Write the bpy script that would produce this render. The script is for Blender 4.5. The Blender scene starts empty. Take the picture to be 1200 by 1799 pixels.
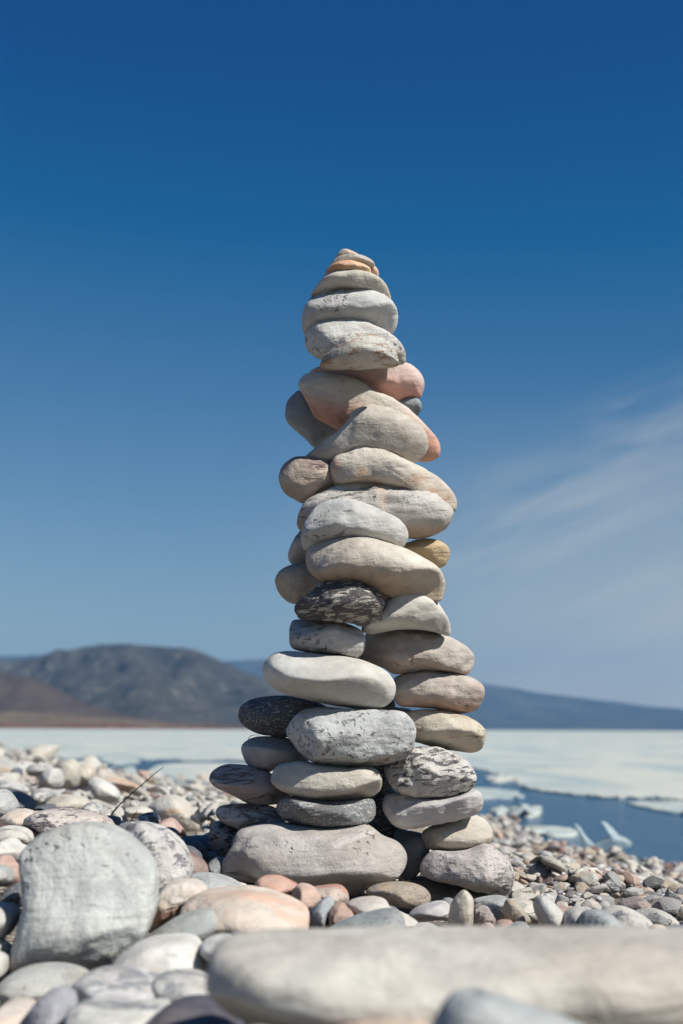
import bpy, math, random
import numpy as np
from mathutils import Vector, Matrix, noise
from mathutils.bvhtree import BVHTree
C = bpy.context.scene
COL = C.collection
# ------------------------------------------------------------------ camera
W0, H0 = 1200.0, 1799.0
F = 50 / 36 * H0
CAMZ = 0.35
PITCH = math.atan((1281.5 - 899.5) / F)
ROLL = math.radians(0.24)
CM = Matrix.Translation((0, 0, CAMZ)) @ Matrix.Rotation(math.pi / 2 + PITCH, 4, 'X') @ Matrix.Rotation(ROLL, 4, 'Z')
cd = bpy.data.cameras.new('camera'); cam = bpy.data.objects.new('camera', cd); COL.objects.link(cam)
cam.matrix_world = CM
cd.sensor_fit = 'VERTICAL'; cd.sensor_height = 36; cd.sensor_width = 24; cd.lens = 50
cd.clip_start = 0.02; cd.clip_end = 60000
cd.dof.use_dof = True; cd.dof.focus_distance = 1.47; cd.dof.aperture_fstop = 7.2
C.camera = cam
# ------------------------------------------------------------------ sky, sun, exposure
SUN_EL = math.radians(46); SUN_AZ = math.radians(56)     # azimuth: to the right of straight-behind-the-camera
sun_dir = Vector((math.cos(SUN_EL) * math.sin(SUN_AZ), -math.cos(SUN_EL) * math.cos(SUN_AZ), math.sin(SUN_EL)))
sl = bpy.data.lights.new('sun', 'SUN'); so = bpy.data.objects.new('sun', sl); COL.objects.link(so)
sl.energy = 5.0; sl.angle = math.radians(0.6); sl.color = (1.0, 0.968, 0.89)
so.rotation_euler = sun_dir.to_track_quat('Z', 'Y').to_euler()
so.location = (4, -3, 6)
C.view_settings.view_transform = 'Standard'; C.view_settings.look = 'None'
C.view_settings.exposure = 0.38; C.view_settings.gamma = 1.0
C.render.resolution_x = 683; C.render.resolution_y = 1024
wd = bpy.data.worlds.new('World'); C.world = wd; wd.use_nodes = True


class NT:
    def __init__(s, nt): s.nt = nt; s.L = nt.links
    def n(s, t, **kw):
        x = s.nt.nodes.new(t)
        for k, v in kw.items():
            if hasattr(x, k): setattr(x, k, v)
        return x
    def put(s, sock, v):
        if hasattr(v, 'is_linked') or isinstance(v, bpy.types.NodeSocket): s.L.new(v, sock)
        elif isinstance(v, (tuple, list)) and len(v) == 3 and sock.type == 'RGBA': sock.default_value = (*v, 1)
        else: sock.default_value = v
    def m(s, op, a, b=0.0, c=None, clamp=False):
        x = s.n('ShaderNodeMath', operation=op); x.use_clamp = clamp
        s.put(x.inputs[0], a); s.put(x.inputs[1], b)
        if c is not None: s.put(x.inputs[2], c)
        return x.outputs[0]
    def mix(s, f, a, b):
        x = s.n('ShaderNodeMix', data_type='RGBA'); s.put(x.inputs[0], f); s.put(x.inputs[6], a); s.put(x.inputs[7], b)
        return x.outputs[2]
    def ramp(s, f, lo, hi):
        x = s.n('ShaderNodeMapRange'); x.interpolation_type = 'SMOOTHSTEP'
        s.put(x.inputs[0], f); x.inputs[1].default_value = lo; x.inputs[2].default_value = hi
        return x.outputs[0]
    def noise(s, vec, scale, detail=4, rough=.55, dist=0.0):
        x = s.n('ShaderNodeTexNoise'); s.put(x.inputs['Vector'], vec)
        x.inputs['Scale'].default_value = scale; x.inputs['Detail'].default_value = detail
        x.inputs['Roughness'].default_value = rough; x.inputs['Distortion'].default_value = dist
        return x.outputs[0]
    def mapping(s, vec, loc=(0, 0, 0), rot=(0, 0, 0), sc=(1, 1, 1)):
        x = s.n('ShaderNodeMapping'); s.put(x.inputs[0], vec)
        x.inputs[1].default_value = loc; x.inputs[2].default_value = rot; x.inputs[3].default_value = sc
        return x.outputs[0]
    def bump(s, h, strength, dist, prev=None):
        x = s.n('ShaderNodeBump'); s.put(x.inputs['Height'], h); x.inputs['Strength'].default_value = strength
        x.inputs['Distance'].default_value = dist
        if prev is not None: s.L.new(prev, x.inputs['Normal'])
        return x.outputs[0]


t = NT(wd.node_tree)
bg = wd.node_tree.nodes['Background']
sky = t.n('ShaderNodeTexSky'); sky.sky_type = 'NISHITA'; sky.sun_disc = False
sky.sun_elevation = SUN_EL
sky.sun_rotation = math.atan2(sun_dir.x, sun_dir.y)
sky.altitude = 600; sky.air_density = 1.0; sky.dust_density = 0.6; sky.ozone_density = 4.0
tc = t.n('ShaderNodeTexCoord').outputs['Generated']
sx = t.n('ShaderNodeSeparateXYZ'); t.put(sx.inputs[0], tc)
gx = t.m('DIVIDE', sx.outputs[0], t.m('MAXIMUM', sx.outputs[1], 0.05)); gz = t.m('DIVIDE', sx.outputs[2], t.m('MAXIMUM', sx.outputs[1], 0.05))
cm_ = t.n('ShaderNodeCombineXYZ'); t.put(cm_.inputs[0], gx); t.put(cm_.inputs[1], gz)
# thin cirrus: noise stretched along a streak axis that rises to the right
ca, sa = math.cos(math.radians(21)), math.sin(math.radians(21))
along = t.m('ADD', t.m('MULTIPLY', gx, ca), t.m('MULTIPLY', gz, sa))
across = t.m('SUBTRACT', t.m('MULTIPLY', gz, ca), t.m('MULTIPLY', gx, sa))
cv = t.n('ShaderNodeCombineXYZ'); t.put(cv.inputs[0], t.m('MULTIPLY', along, 5.0)); t.put(cv.inputs[1], t.m('MULTIPLY', across, 34.0))
st = t.noise(cv.outputs[0], 1.0, 5, .55, .5)
cvf = t.n('ShaderNodeCombineXYZ'); t.put(cvf.inputs[0], t.m('MULTIPLY', along, 14.0)); t.put(cvf.inputs[1], t.m('MULTIPLY', across, 120.0))
st2 = t.noise(cvf.outputs[0], 1.0, 3, .5, .3)
big = t.noise(cm_.outputs[0], 9.0, 3, .5)
def wisp(a0, a1, c0, w_lo, w_hi, amp):
    up = t.ramp(t.m('ADD', across, t.m('MULTIPLY', big, .03)), c0 - w_lo, c0 + .004)
    dn = t.m('SUBTRACT', 1.0, t.ramp(across, c0 + .01, c0 + w_hi))
    al = t.m('MULTIPLY', t.ramp(along, a0, a0 + .05), t.m('SUBTRACT', 1.0, t.ramp(along, a1 - .12, a1)))
    return t.m('MULTIPLY', t.m('MULTIPLY', t.m('MULTIPLY', up, dn), al), amp)
w = t.m('ADD', wisp(.085, .29, .063, .012, .060, .62), wisp(.12, .55, .088, .02, .07, .42))
w = t.m('ADD', w, wisp(.22, .6, .130, .012, .04, .32))
w = t.m('MULTIPLY', w, t.m('ADD', t.ramp(st, .36, .66), t.m('MULTIPLY', t.ramp(st2, .4, .7), .25)))
veil = t.m('MULTIPLY', t.m('MULTIPLY', t.ramp(big, .35, .8), .05), t.m('SUBTRACT', 1.0, t.ramp(gz, .05, .22)))
w = t.m('ADD', w, veil, clamp=True)
sr = t.n('ShaderNodeSeparateColor'); t.put(sr.inputs[0], sky.outputs[0])        # deep polarised blue overhead, pale at the horizon
K = 1 / .066
cr_ = t.m('MAXIMUM', t.m('MULTIPLY', t.m('SUBTRACT', sr.outputs[0], .078 * K), 1.42), t.m('MULTIPLY', sr.outputs[0], .02))
cg_ = t.m('MAXIMUM', t.m('MULTIPLY', t.m('SUBTRACT', sr.outputs[1], .066 * K), 1.22), t.m('MULTIPLY', sr.outputs[1], .50))
cc_ = t.n('ShaderNodeCombineColor'); t.put(cc_.inputs[0], cr_); t.put(cc_.inputs[1], cg_); t.put(cc_.inputs[2], t.m('MULTIPLY', sr.outputs[2], .95))
vr = t.m('MULTIPLY', t.m('MULTIPLY', t.ramp(gx, -.12, .30), t.m('SUBTRACT', 1.0, t.ramp(gz, .0, .26))), t.m('ADD', .72, t.m('MULTIPLY', t.ramp(st, .3, .7), .22)))
sk0 = t.mix(vr, cc_.outputs[0], (8.8, 8.9, 8.0))
skc = t.mix(t.m('MULTIPLY', w, .62), sk0, (6.6, 7.2, 7.3))
t.put(bg.inputs['Color'], skc)
bg.inputs['Strength'].default_value = 0.0575


# ------------------------------------------------------------------ pixel -> world
ROT = CM.to_3x3(); ORG = CM.translation.copy()
def ray(px, py): return ROT @ Vector(((px - W0 / 2) / F, -(py - H0 / 2) / F, -1))
def P(px, py, Y):
    d = ray(px, py); return ORG + d * ((Y - ORG.y) / d.y)
def PZ(px, py, z=0.0):
    d = ray(px, py); return ORG + d * ((z - ORG.z) / d.z)
def proj(v):
    q = CM.inverted() @ Vector(v); return (q.x / -q.z * F + W0 / 2, -q.y / -q.z * F + H0 / 2)

def mesh_obj(name, verts, faces, mat, smooth=True, loc=(0, 0, 0)):
    me = bpy.data.meshes.new(name)
    v = np.asarray(verts, dtype=np.float64).reshape(-1, 3) - np.asarray(loc)
    me.from_pydata(v.tolist(), [], faces if isinstance(faces, list) else faces.tolist())
    if smooth: me.polygons.foreach_set('use_smooth', [True] * len(me.polygons))
    me.update()
    ob = bpy.data.objects.new(name, me); COL.objects.link(ob); ob.location = loc
    if mat: me.materials.append(mat)
    return ob
def tag(o, label=None, cat=None, group=None, kind=None):
    if label: o['label'] = label
    if cat: o['category'] = cat
    if group: o['group'] = group
    if kind: o['kind'] = kind
    return o

# ------------------------------------------------------------------ rock material
def rock(name, A, B, Cc=None, camt=0.0, band=None, speck=0.0, speckc=(.03, .03, .035), pits=0.0, cracks=0.0, seed=0.0,
         sc=1.0, bump=1.0, rot=(0, 0.1, 0), rough=.78, attr=False, under=None):
    m = bpy.data.materials.new(name); m.use_nodes = True
    t = NT(m.node_tree); bs = m.node_tree.nodes['Principled BSDF']
    if attr: co = t.n('ShaderNodeNewGeometry').outputs['Position']
    else: co = t.n('ShaderNodeTexCoord').outputs['Object']
    v = t.mapping(co, (seed * 3.1, seed * 1.7, -seed * 2.3), rot)
    n1 = t.noise(v, 16 * sc, 4, .6, .4)
    if attr:
        at = t.n('ShaderNodeVertexColor'); at.layer_name = 'Col'
        base = t.mix(t.m('MULTIPLY', t.ramp(n1, .35, .65), .35), at.outputs[0], t.mix(.5, at.outputs[0], (.22, .2, .19)))
    else:
        nL = t.noise(t.mapping(v, (3, 8, 2), (0, 0, 0), (1, 1, 1.8)), 6.5 * sc, 5, .6, .7)
        base = t.mix(t.ramp(n1, .38, .62), A, B)
        base = t.mix(t.m('MULTIPLY', t.ramp(nL, .44, .60), .55), base, t.mix(.5, B, (.30, .25, .20)))
    n2 = t.noise(v, 62 * sc, 7, .74, .2)
    base = t.mix(t.m('MULTIPLY', t.ramp(n2, .42, .68), .42), base, t.mix(.55, base, (.10, .10, .10)))
    if Cc:
        n3 = t.noise(t.mapping(v, (7, 3, 1), (0, 0, 0), (1, 1, 1.6)), 11 * sc, 5, .62, .9)
        base = t.mix(t.m('MULTIPLY', t.ramp(n3, .64 - .28 * camt, .74 - .22 * camt), .85), base, Cc)
    if band:                                            # layered minerals: noise stretched in two directions
        bc, bsc, stretch, amt, brot = band
        vb = t.mapping(v, (2, 5, 9), (0, math.radians(brot), 0), (1, 1, stretch))
        nb = t.noise(vb, bsc, 6, .68, .6)
        mk = t.noise(v, 14 * sc, 2, .5)
        f = t.m('MULTIPLY', t.ramp(t.m('ADD', nb, t.m('MULTIPLY', t.m('SUBTRACT', mk, .5), .3)), .63 - .26 * amt, .675 - .25 * amt), .92)
        base = t.mix(f, base, bc)
    if speck:
        ns = t.noise(t.mapping(v, (0, 0, 0), (0, 0, 0), (.7, 1, 1.5)), 360 * sc, 3, .6)
        base = t.mix(t.m('MULTIPLY', t.ramp(ns, .70 - .2 * speck, .76 - .17 * speck), .85), base, speckc)
    # bedding: faint layers that run through the stone
    nbd = t.noise(t.mapping(v, (11, 4, 6), (.12, (seed % 1 - .5) * .5, 0), (.8, 1, 7)), 24 * sc, 6, .62, .35)
    base = t.mix(t.m('MULTIPLY', t.ramp(nbd, .46, .66), .38), base, t.mix(.5, base, (.22, .17, .13)))
    # fine grain lightness
    ng = t.noise(v, 520 * sc, 2, .6)
    base = t.mix(t.m('MULTIPLY', t.ramp(ng, .3, .7), .22), base, t.mix(.4, base, (.6, .58, .55)))
    h = t.m('ADD', t.m('MULTIPLY', n2, .5), t.m('MULTIPLY', ng, .16))
    nrm = t.bump(h, .85 * bump, .0040); nrm = t.bump(nbd, .4 * bump, .004, nrm)
    nrm = t.bump(n1, .5 * bump, .012, nrm)
    if band: nrm = t.bump(nb, .35 * bump, .003, nrm)
    if cracks:
        vw = t.mapping(v, (1, 2, 3), (.1, .25, .2), (.55, .8, 2.6))
        cn = t.noise(vw, 9 * sc, 7, .62, .5)
        msk = t.ramp(t.noise(v, 13 * sc, 2), .64 - .16 * cracks, .72 - .16 * cracks)
        ln = t.m('MULTIPLY', t.m('SUBTRACT', 1.0, t.ramp(t.m('ABSOLUTE', t.m('SUBTRACT', cn, .5)), .0, .011)), msk)
        base = t.mix(t.m('MULTIPLY', ln, .42), base, (.16, .12, .09))
        nrm = t.bump(t.m('SUBTRACT', 1.0, ln), .9, .005, nrm)
    if pits:
        mp = t.ramp(t.noise(v, 24 * sc, 3), .60 - .25 * pits, .72 - .22 * pits)
        pn = t.noise(t.mapping(v, (4, 4, 4)), 190 * sc, 2, .5, .1)
        pf = t.m('MULTIPLY', t.ramp(pn, .585, .68), mp)
        base = t.mix(t.m('MULTIPLY', pf, .6), base, (.10, .085, .075))
        nrm = t.bump(t.m('SUBTRACT', 1.0, pf), .9, .003, nrm)
    if under:  # lower side tint: the stone's own stain, with warm bounce light painted in on some
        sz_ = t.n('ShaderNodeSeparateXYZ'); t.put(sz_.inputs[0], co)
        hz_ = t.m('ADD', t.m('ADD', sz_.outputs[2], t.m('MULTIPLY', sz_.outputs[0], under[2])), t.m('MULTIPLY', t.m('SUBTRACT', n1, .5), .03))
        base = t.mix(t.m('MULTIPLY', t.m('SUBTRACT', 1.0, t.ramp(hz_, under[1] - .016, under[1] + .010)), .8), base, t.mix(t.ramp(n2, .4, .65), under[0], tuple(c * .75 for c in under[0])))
    t.put(bs.inputs['Base Color'], base); t.L.new(nrm, bs.inputs['Normal'])
    bs.inputs['Roughness'].default_value = rough
    try: bs.inputs['Specular IOR Level'].default_value = .3
    except Exception: pass
    return m

PAL = dict(
    white=dict(A=(.60, .585, .54), B=(.52, .505, .465), cracks=.35, pits=.1, bump=.7),
    cream=dict(A=(.58, .545, .47), B=(.47, .43, .36), Cc=(.46, .33, .23), camt=.25, cracks=.4),
    smooth=dict(A=(.56, .555, .52), B=(.50, .49, .455), pits=.1, bump=.45),
    warm=dict(A=(.56, .51, .44), B=(.45, .38, .30), Cc=(.42, .235, .14), camt=.5, cracks=.45),
    pgrey=dict(A=(.47, .475, .46), B=(.37, .375, .365), pits=.4, cracks=.3),
    grey=dict(A=(.33, .345, .345), B=(.23, .245, .25), speck=.4, bump=1.1),
    bluegrey=dict(A=(.25, .29, .31), B=(.16, .19, .21), speck=.5),
    dark=dict(A=(.085, .095, .11), B=(.045, .05, .06), speck=.8, speckc=(.40, .41, .42), bump=1.5),
    darkband=dict(A=(.16, .17, .18), B=(.07, .075, .085), band=((.36, .36, .35), 42, 4.0, .35, 4), speck=.6, speckc=(.45, .45, .44), bump=1.5),
    zebra=dict(A=(.64, .62, .58), B=(.50, .48, .45), band=((.035, .035, .045), 66, 3.2, .40, 8), bump=1.4, pits=.3),
    zebradark=dict(A=(.60, .56, .48), B=(.48, .44, .37), band=((.03, .03, .035), 70, 4.5, .70, -4), bump=2.0),
    marble=dict(A=(.56, .54, .50), B=(.44, .43, .41), band=((.20, .21, .22), 36, 2.4, .42, 25), cracks=.3),
    pink=dict(A=(.55, .42, .37), B=(.40, .235, .19), Cc=(.38, .16, .11), camt=.35, bump=.7),
    orange=dict(A=(.54, .36, .26), B=(.52, .42, .34), Cc=(.50, .25, .14), camt=.45, bump=.8),
    peach=dict(A=(.60, .48, .39), B=(.57, .51, .45), Cc=(.54, .30, .20), camt=.4, cracks=.3, bump=.8),
    tan=dict(A=(.52, .44, .33), B=(.42, .34, .24), Cc=(.40, .27, .15), camt=.3, bump=1.3),
    redgrey=dict(A=(.36, .31, .29), B=(.25, .19, .18), Cc=(.40, .35, .31), camt=.4, cracks=.5, pits=.2),
    brown=dict(A=(.40, .34, .30), B=(.25, .17, .145), Cc=(.13, .085, .08), camt=.4, cracks=.4),
    quartz=dict(A=(.52, .50, .47), B=(.40, .37, .35), Cc=(.40, .29, .23), camt=.15, cracks=.6, pits=.15, rough=.6),
    speckled=dict(A=(.54, .50, .47), B=(.45, .41, .40), speck=.55, speckc=(.12, .09, .09), pits=.5, bump=1.3),
    navy=dict(A=(.10, .115, .15), B=(.055, .065, .09), speck=.3, rough=.7),
)
_mats = {}
def stone_mat(kind, seed, **over):
    d = dict(PAL[kind]); d.update(over); d['seed'] = seed
    return rock('rock_%s_%d' % (kind, int(seed * 10)), **d)

# ------------------------------------------------------------------ stones from outlines
def cube_sphere(n):
    vs, idx, fs = [], {}, []
    def vid(p):
        k = tuple(round(c, 6) for c in p)
        if k not in idx: idx[k] = len(vs); vs.append(p)
        return idx[k]
    for ax in range(3):
        for sg in (-1, 1):
            g = [[None] * (n + 1) for _ in range(n + 1)]
            for i in range(n + 1):
                for j in range(n + 1):
                    a = math.tan((i / n * 2 - 1) * math.pi / 4); b = math.tan((j / n * 2 - 1) * math.pi / 4)
                    p = [0, 0, 0]; p[ax] = sg; p[(ax + 1) % 3] = a; p[(ax + 2) % 3] = b
                    g[i][j] = vid(p)
            for i in range(n):
                for j in range(n):
                    q = [g[i][j], g[i + 1][j], g[i + 1][j + 1], g[i][j + 1]]
                    fs.append(q if sg > 0 else q[::-1])
    v = np.array(vs, dtype=float); v /= np.linalg.norm(v, axis=1)[:, None]
    return v, np.array(fs)
CS = {n: cube_sphere(n) for n in (20, 30)}

ZT = {'A': (460, 420, 3.1579), 'B': (460, 680, 3.1579), 'C': (420, 980, 2.6087), 'D': (340, 1200, 2.069),
      'E': (0, 1280, 2.857), 'F': (300, 1480, 2.6087), 'G': (740, 1260, 2.6087), 'H': (560, 1520, 3.5294),
      'P': (0, 0, 1.0), 'J': (0, 1290, 3.0), 'K': (800, 1500, 3.0)}
def outline(z, s):
    x0, y0, k = ZT[z]
    return [(x0 + float(a) / k, y0 + float(b) / k) for a, b in (p.split(',') for p in s.split())]

def catmull(pts, per=10):
    pts = np.array(pts); n = len(pts); out = []
    for i in range(n):
        p0, p1, p2, p3 = pts[i - 1], pts[i], pts[(i + 1) % n], pts[(i + 2) % n]
        for k in range(per):
            u = k / per
            out.append(.5 * (2 * p1 + (p2 - p0) * u + (2 * p0 - 5 * p1 + 4 * p2 - p3) * u * u + (3 * p1 - p0 - 3 * p2 + p3) * u ** 3))
    return np.array(out)

LAND = []
HAND = []
def stone(name, z, s, Y, D, mat, label, group, cat='stone', n=2.35, belly=(0, 0), amp=.02, seed=None, facets=5, res=20, dback=None, lean=0.0, over=None, uc=.28):
    """a stone: its outline stands in the plane y = Y, its body swells D metres in front of and dback behind that plane.
    lean tips the plane backwards so that tops recede."""
    seed = (sum(ord(c) * (i + 3) for i, c in enumerate(label)) % 997) * .137 + 3 if seed is None else seed
    rng = np.random.RandomState(int(seed * 100))
    w = []
    pts = outline(z, s)
    ym = max(p[1] for p in pts)
    for p in pts:
        q = P(p[0], p[1], Y); 
        if lean: q = P(p[0], p[1], Y + lean * (q.z - P(p[0], ym, Y).z))
        w.append((q.x, q.z))
    oy = Y
    o = catmull(w)
    # centroid by area
    x, y = o[:, 0], o[:, 1]; x2, y2 = np.roll(x, -1), np.roll(y, -1); cr = x * y2 - x2 * y
    A = cr.sum() / 2; c = np.array([((x + x2) * cr).sum() / (6 * A), ((y + y2) * cr).sum() / (6 * A)])
    d = o - c; ev, U = np.linalg.eigh(d.T @ d / len(d)); sd = np.sqrt(ev)
    wd_ = (d @ U) / sd
    th = np.arctan2(wd_[:, 1], wd_[:, 0]); r = np.hypot(wd_[:, 0], wd_[:, 1])
    k = np.argsort(th); th, r = th[k], r[k]
    th = np.concatenate([th - 2 * np.pi, th, th + 2 * np.pi]); r = np.concatenate([r, r, r])
    V, Fc = CS[res]
    P3 = V.copy()
    ez = V[:, 1]; ro = np.hypot(V[:, 0], V[:, 2])
    kk = (np.abs(ez) ** n + ro ** n) ** (-1 / n)
    ez = ez * kk; ro = ro * kk
    # direction around the rim in world axes, expressed in the whitened frame
    ux, uz = V[:, 0], V[:, 2]
    q = np.stack([ux, uz], 1) @ U
    ang = np.arctan2(q[:, 1], q[:, 0])
    rr = np.interp(ang, th, r)
    pl = (np.stack([np.cos(ang), np.sin(ang)], 1) * sd * rr[:, None]) @ U.T * ro[:, None]
    size = float(sd.mean() * 1.4)
    fr = np.clip(-ez, 0, 1) ** 1.5
    pl[:, 0] += fr * belly[0] * size; pl[:, 1] += fr * belly[1] * size
    db = D if dback is None else dback
    dep = np.where(ez < 0, ez * D, ez * db)
    dep = dep * (1 - uc * np.clip(-pl[:, 1] / (np.abs(pl[:, 1]).max() + 1e-9), 0, 1) ** 1.3)
    X = np.stack([pl[:, 0], dep, pl[:, 1]], 1)
    # soft worn facets on the front
    sz3 = np.array([np.abs(X[:, 0]).max(), max(D, 1e-3), np.abs(X[:, 2]).max()])
    Nn = X / sz3
    for _ in range(facets):
        dv = rng.normal(size=3); dv[1] = -abs(dv[1]) - .5; dv /= np.linalg.norm(dv)
        cut = rng.uniform(.66, .86); dt = Nn @ dv
        ex = np.clip(dt - cut, 0, None); ex = ex * ex / (ex + .10); ex = ex * np.clip(-ez * 2.2, 0, 1)
        Nn = Nn - ex[:, None] * dv * .75
    X = Nn * sz3
    if amp:
        nr = X / (np.linalg.norm(X, axis=1)[:, None] + 1e-9)
        fq = 2.2 / size; off = Vector((seed * 7.1, seed * 3.3, seed))
        a = np.array([noise.fractal(Vector(p) * fq + off, .9, 2.1, 4) for p in X.tolist()])
        fq2 = fq * 3.1; rg = np.array([1 - abs(noise.noise(Vector(p) * fq2 + off)) * 2.2 for p in X.tolist()])
        a = a - .35 * np.clip(rg, 0, 1) ** 3 * (a > -.1)
        X += nr * (a * amp * size * 2.1 * (.35 + .65 * np.clip(-ez * 1.6, 0, 1)))[:, None]
    if lean: X[:, 1] += lean * X[:, 2] 
    zb = min(w_[1] for w_ in w)
    if lean: oy = Y + lean * (c[1] - zb)
    ctr = np.array([c[0], oy, c[1]])
    base = ctr
    kd = over.get('kind') if over and 'kind' in over else None
    ov = {k_: v_ for k_, v_ in (over or {}).items() if k_ != 'kind'}
    ob = mesh_obj(name, X + ctr, Fc, stone_mat(mat, seed, **ov), loc=tuple(base))
    tag(ob, label, cat, group)
    HAND.append((ob, X + ctr, Fc))
    return ob
# ------------------------------------------------------------------ the stacked cairn
CG = 'stones piled up in the tall cairn'
def cs(*a, **k): return stone('cairn_stone', a[0], a[1], a[2], a[3], a[4], a[5], CG, **k)
cs('A', '418,103 422,82 440,64 470,60 505,72 545,95 530,112 470,114', 1.50, .010, 'orange', 'tiny pinkish stone forming the very tip of the cairn', facets=2)
cs('A', '388,140 410,112 450,96 500,92 560,98 612,125 628,150 600,160 500,150 425,146', 1.498, .016, 'cream', 'small cream stone with a dark chip just under the tip of the cairn', facets=2)
cs('A', '598,200 600,165 620,150 640,170 650,195 640,222 615,218', 1.505, .010, 'orange', 'tiny pale orange stone wedged at the right beside the small orange stone near the top', facets=2)
cs('A', '355,205 358,180 385,150 430,135 500,130 560,138 598,160 608,190 605,214 540,205 470,198 400,202', 1.490, .020, 'orange', 'small orange stone with a pale top lying on the flat cream stone near the top', over=dict(A=(.58, .40, .25), B=(.58, .33, .18)))
cs('A', '268,345 275,310 310,260 350,215 400,190 480,180 560,190 640,220 690,262 712,310 714,350 650,322 560,300 430,292 340,302', 1.500, .032, 'cream', 'flat cream stone directly above the big rounded pale grey stone', over=dict(camt=0))
cs('A', '218,470 225,420 250,365 300,310 360,280 430,272 540,280 640,310 710,350 748,400 755,450 740,500 705,535 620,530 480,505 350,508 280,532 235,528', 1.512, .045, 'pgrey', 'big rounded pale grey stone, third large one from the top of the cairn', n=2.6, over=dict(A=(.52, .52, .50), B=(.44, .44, .43), cracks=0))
cs('A', '238,560 250,520 290,480 350,452 420,446 520,458 610,485 680,515 730,545 775,590 795,630 798,672 780,690 700,690 600,705 450,700 340,662 290,645 250,610', 1.502, .036, 'speckled', 'pale oval stone with dark pitted left end under the rounded grey one', over=dict(speck=.3, A=(.54, .53, .50), B=(.44, .43, .40)))
cs('A', '325,708 345,660 385,620 440,560 500,535 575,528 640,540 700,575 740,620 758,670 757,698 700,704 640,708 560,715 440,715', 1.458, .032, 'zebra', 'grainy cream stone with rusty cracks sitting on the pink stone', over=dict(band=((.30, .18, .11), 45, 3.0, .45, 10), A=(.54, .52, .47), B=(.42, .39, .34), pits=.5))
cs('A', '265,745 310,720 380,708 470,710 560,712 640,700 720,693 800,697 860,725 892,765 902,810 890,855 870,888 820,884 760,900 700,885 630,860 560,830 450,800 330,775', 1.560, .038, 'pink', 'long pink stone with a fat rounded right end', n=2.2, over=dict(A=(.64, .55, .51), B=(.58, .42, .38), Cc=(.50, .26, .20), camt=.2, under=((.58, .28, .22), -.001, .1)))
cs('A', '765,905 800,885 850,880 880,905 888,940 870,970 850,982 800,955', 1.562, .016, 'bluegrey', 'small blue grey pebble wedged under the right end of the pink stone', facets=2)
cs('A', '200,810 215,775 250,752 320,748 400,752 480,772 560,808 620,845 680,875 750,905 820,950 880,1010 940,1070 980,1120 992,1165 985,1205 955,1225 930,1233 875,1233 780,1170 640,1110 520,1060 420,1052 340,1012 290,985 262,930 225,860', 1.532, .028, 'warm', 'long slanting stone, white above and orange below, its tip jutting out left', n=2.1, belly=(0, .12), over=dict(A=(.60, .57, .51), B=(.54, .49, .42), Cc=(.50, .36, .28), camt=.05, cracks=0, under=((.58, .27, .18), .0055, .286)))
cs('A', '130,970 140,910 170,870 205,845 240,880 300,960 420,1040 440,1080 380,1100 330,1130 290,1155 240,1105 180,1052 140,1012', 1.572, .030, 'bluegrey', 'grey stone jutting out at the left beneath the orange-bottomed stone', over=dict(A=(.34, .36, .34), B=(.24, .25, .24), speck=.2), facets=8)
cs('B', '240,392 280,350 350,300 420,250 460,205 500,150 540,115 590,103 650,110 720,130 800,160 870,210 910,260 922,310 915,360 880,400 830,430 770,428 700,412 600,385 520,372 440,385 380,418 310,410', 1.504, .036, 'cream', 'big cream and grey stone with a curved crack, thin tail reaching down left', n=2.3, belly=(0, .05), over=dict(A=(.55, .51, .45), B=(.42, .38, .33), Cc=(.40, .28, .20)))
cs('B', '95,520 100,470 130,425 180,398 240,390 310,400 375,415 400,480 410,550 350,572 290,612 225,642 170,615 120,580', 1.510, .034, 'brown', 'mottled brown and cream stone at the left end beside the long cream one', over=dict(A=(.48, .41, .34), B=(.36, .25, .19)))
cs('B', '370,470 380,430 410,380 460,340 530,322 600,328 660,355 740,385 820,425 900,460 980,510 1040,560 1075,610 1082,650 1072,690 1010,690 920,655 810,600 700,575 620,555 540,545 470,550 410,553 385,520', 1.502, .044, 'warm', 'long cream stone with reddish cracks sloping down to the right', over=dict(camt=.3))
cs('B', '197,765 200,710 230,650 290,610 370,570 450,535 540,520 620,520 700,538 800,548 880,555 960,595 1030,650 1062,700 1055,745 1020,790 950,825 880,840 830,838 700,850 500,830 300,800 220,800', 1.496, .038, 'quartz', 'large knobbly pale stone with a brown stained underside, right end in the open', amp=.05, facets=9, over=dict(A=(.54, .53, .50), B=(.44, .41, .37), Cc=(.42, .30, .22), camt=.3, under=((.38, .26, .18), -.012, .10)))  # underside tint: brown stain plus painted warm bounce light
cs('B', '145,940 155,890 190,830 225,790 260,780 400,830 400,920 245,978 200,987 160,977', 1.545, .030, 'quartz', 'pale fissured stone peeking out left behind the cracked white stone')
cs('B', '225,880 222,820 235,760 270,700 320,650 390,628 480,625 550,640 620,670 700,705 760,740 800,780 815,825 805,862 772,896 690,900 560,885 420,876 310,888 245,908', 1.452, .040, 'white', 'white stone with fine cracks resting on the long smooth tan-bellied stone', n=2.5, amp=.03, over=dict(A=(.56, .565, .54), B=(.46, .47, .46), cracks=.55))
cs('B', '770,885 820,860 880,845 950,848 1010,870 1040,905 1040,945 1020,985 985,1002 930,985 850,940', 1.515, .030, 'tan', 'sandy orange pebble sticking out at the right above the long smooth stone', over=dict(A=(.56, .43, .27), B=(.50, .36, .20), Cc=(.52, .33, .14)))
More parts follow.
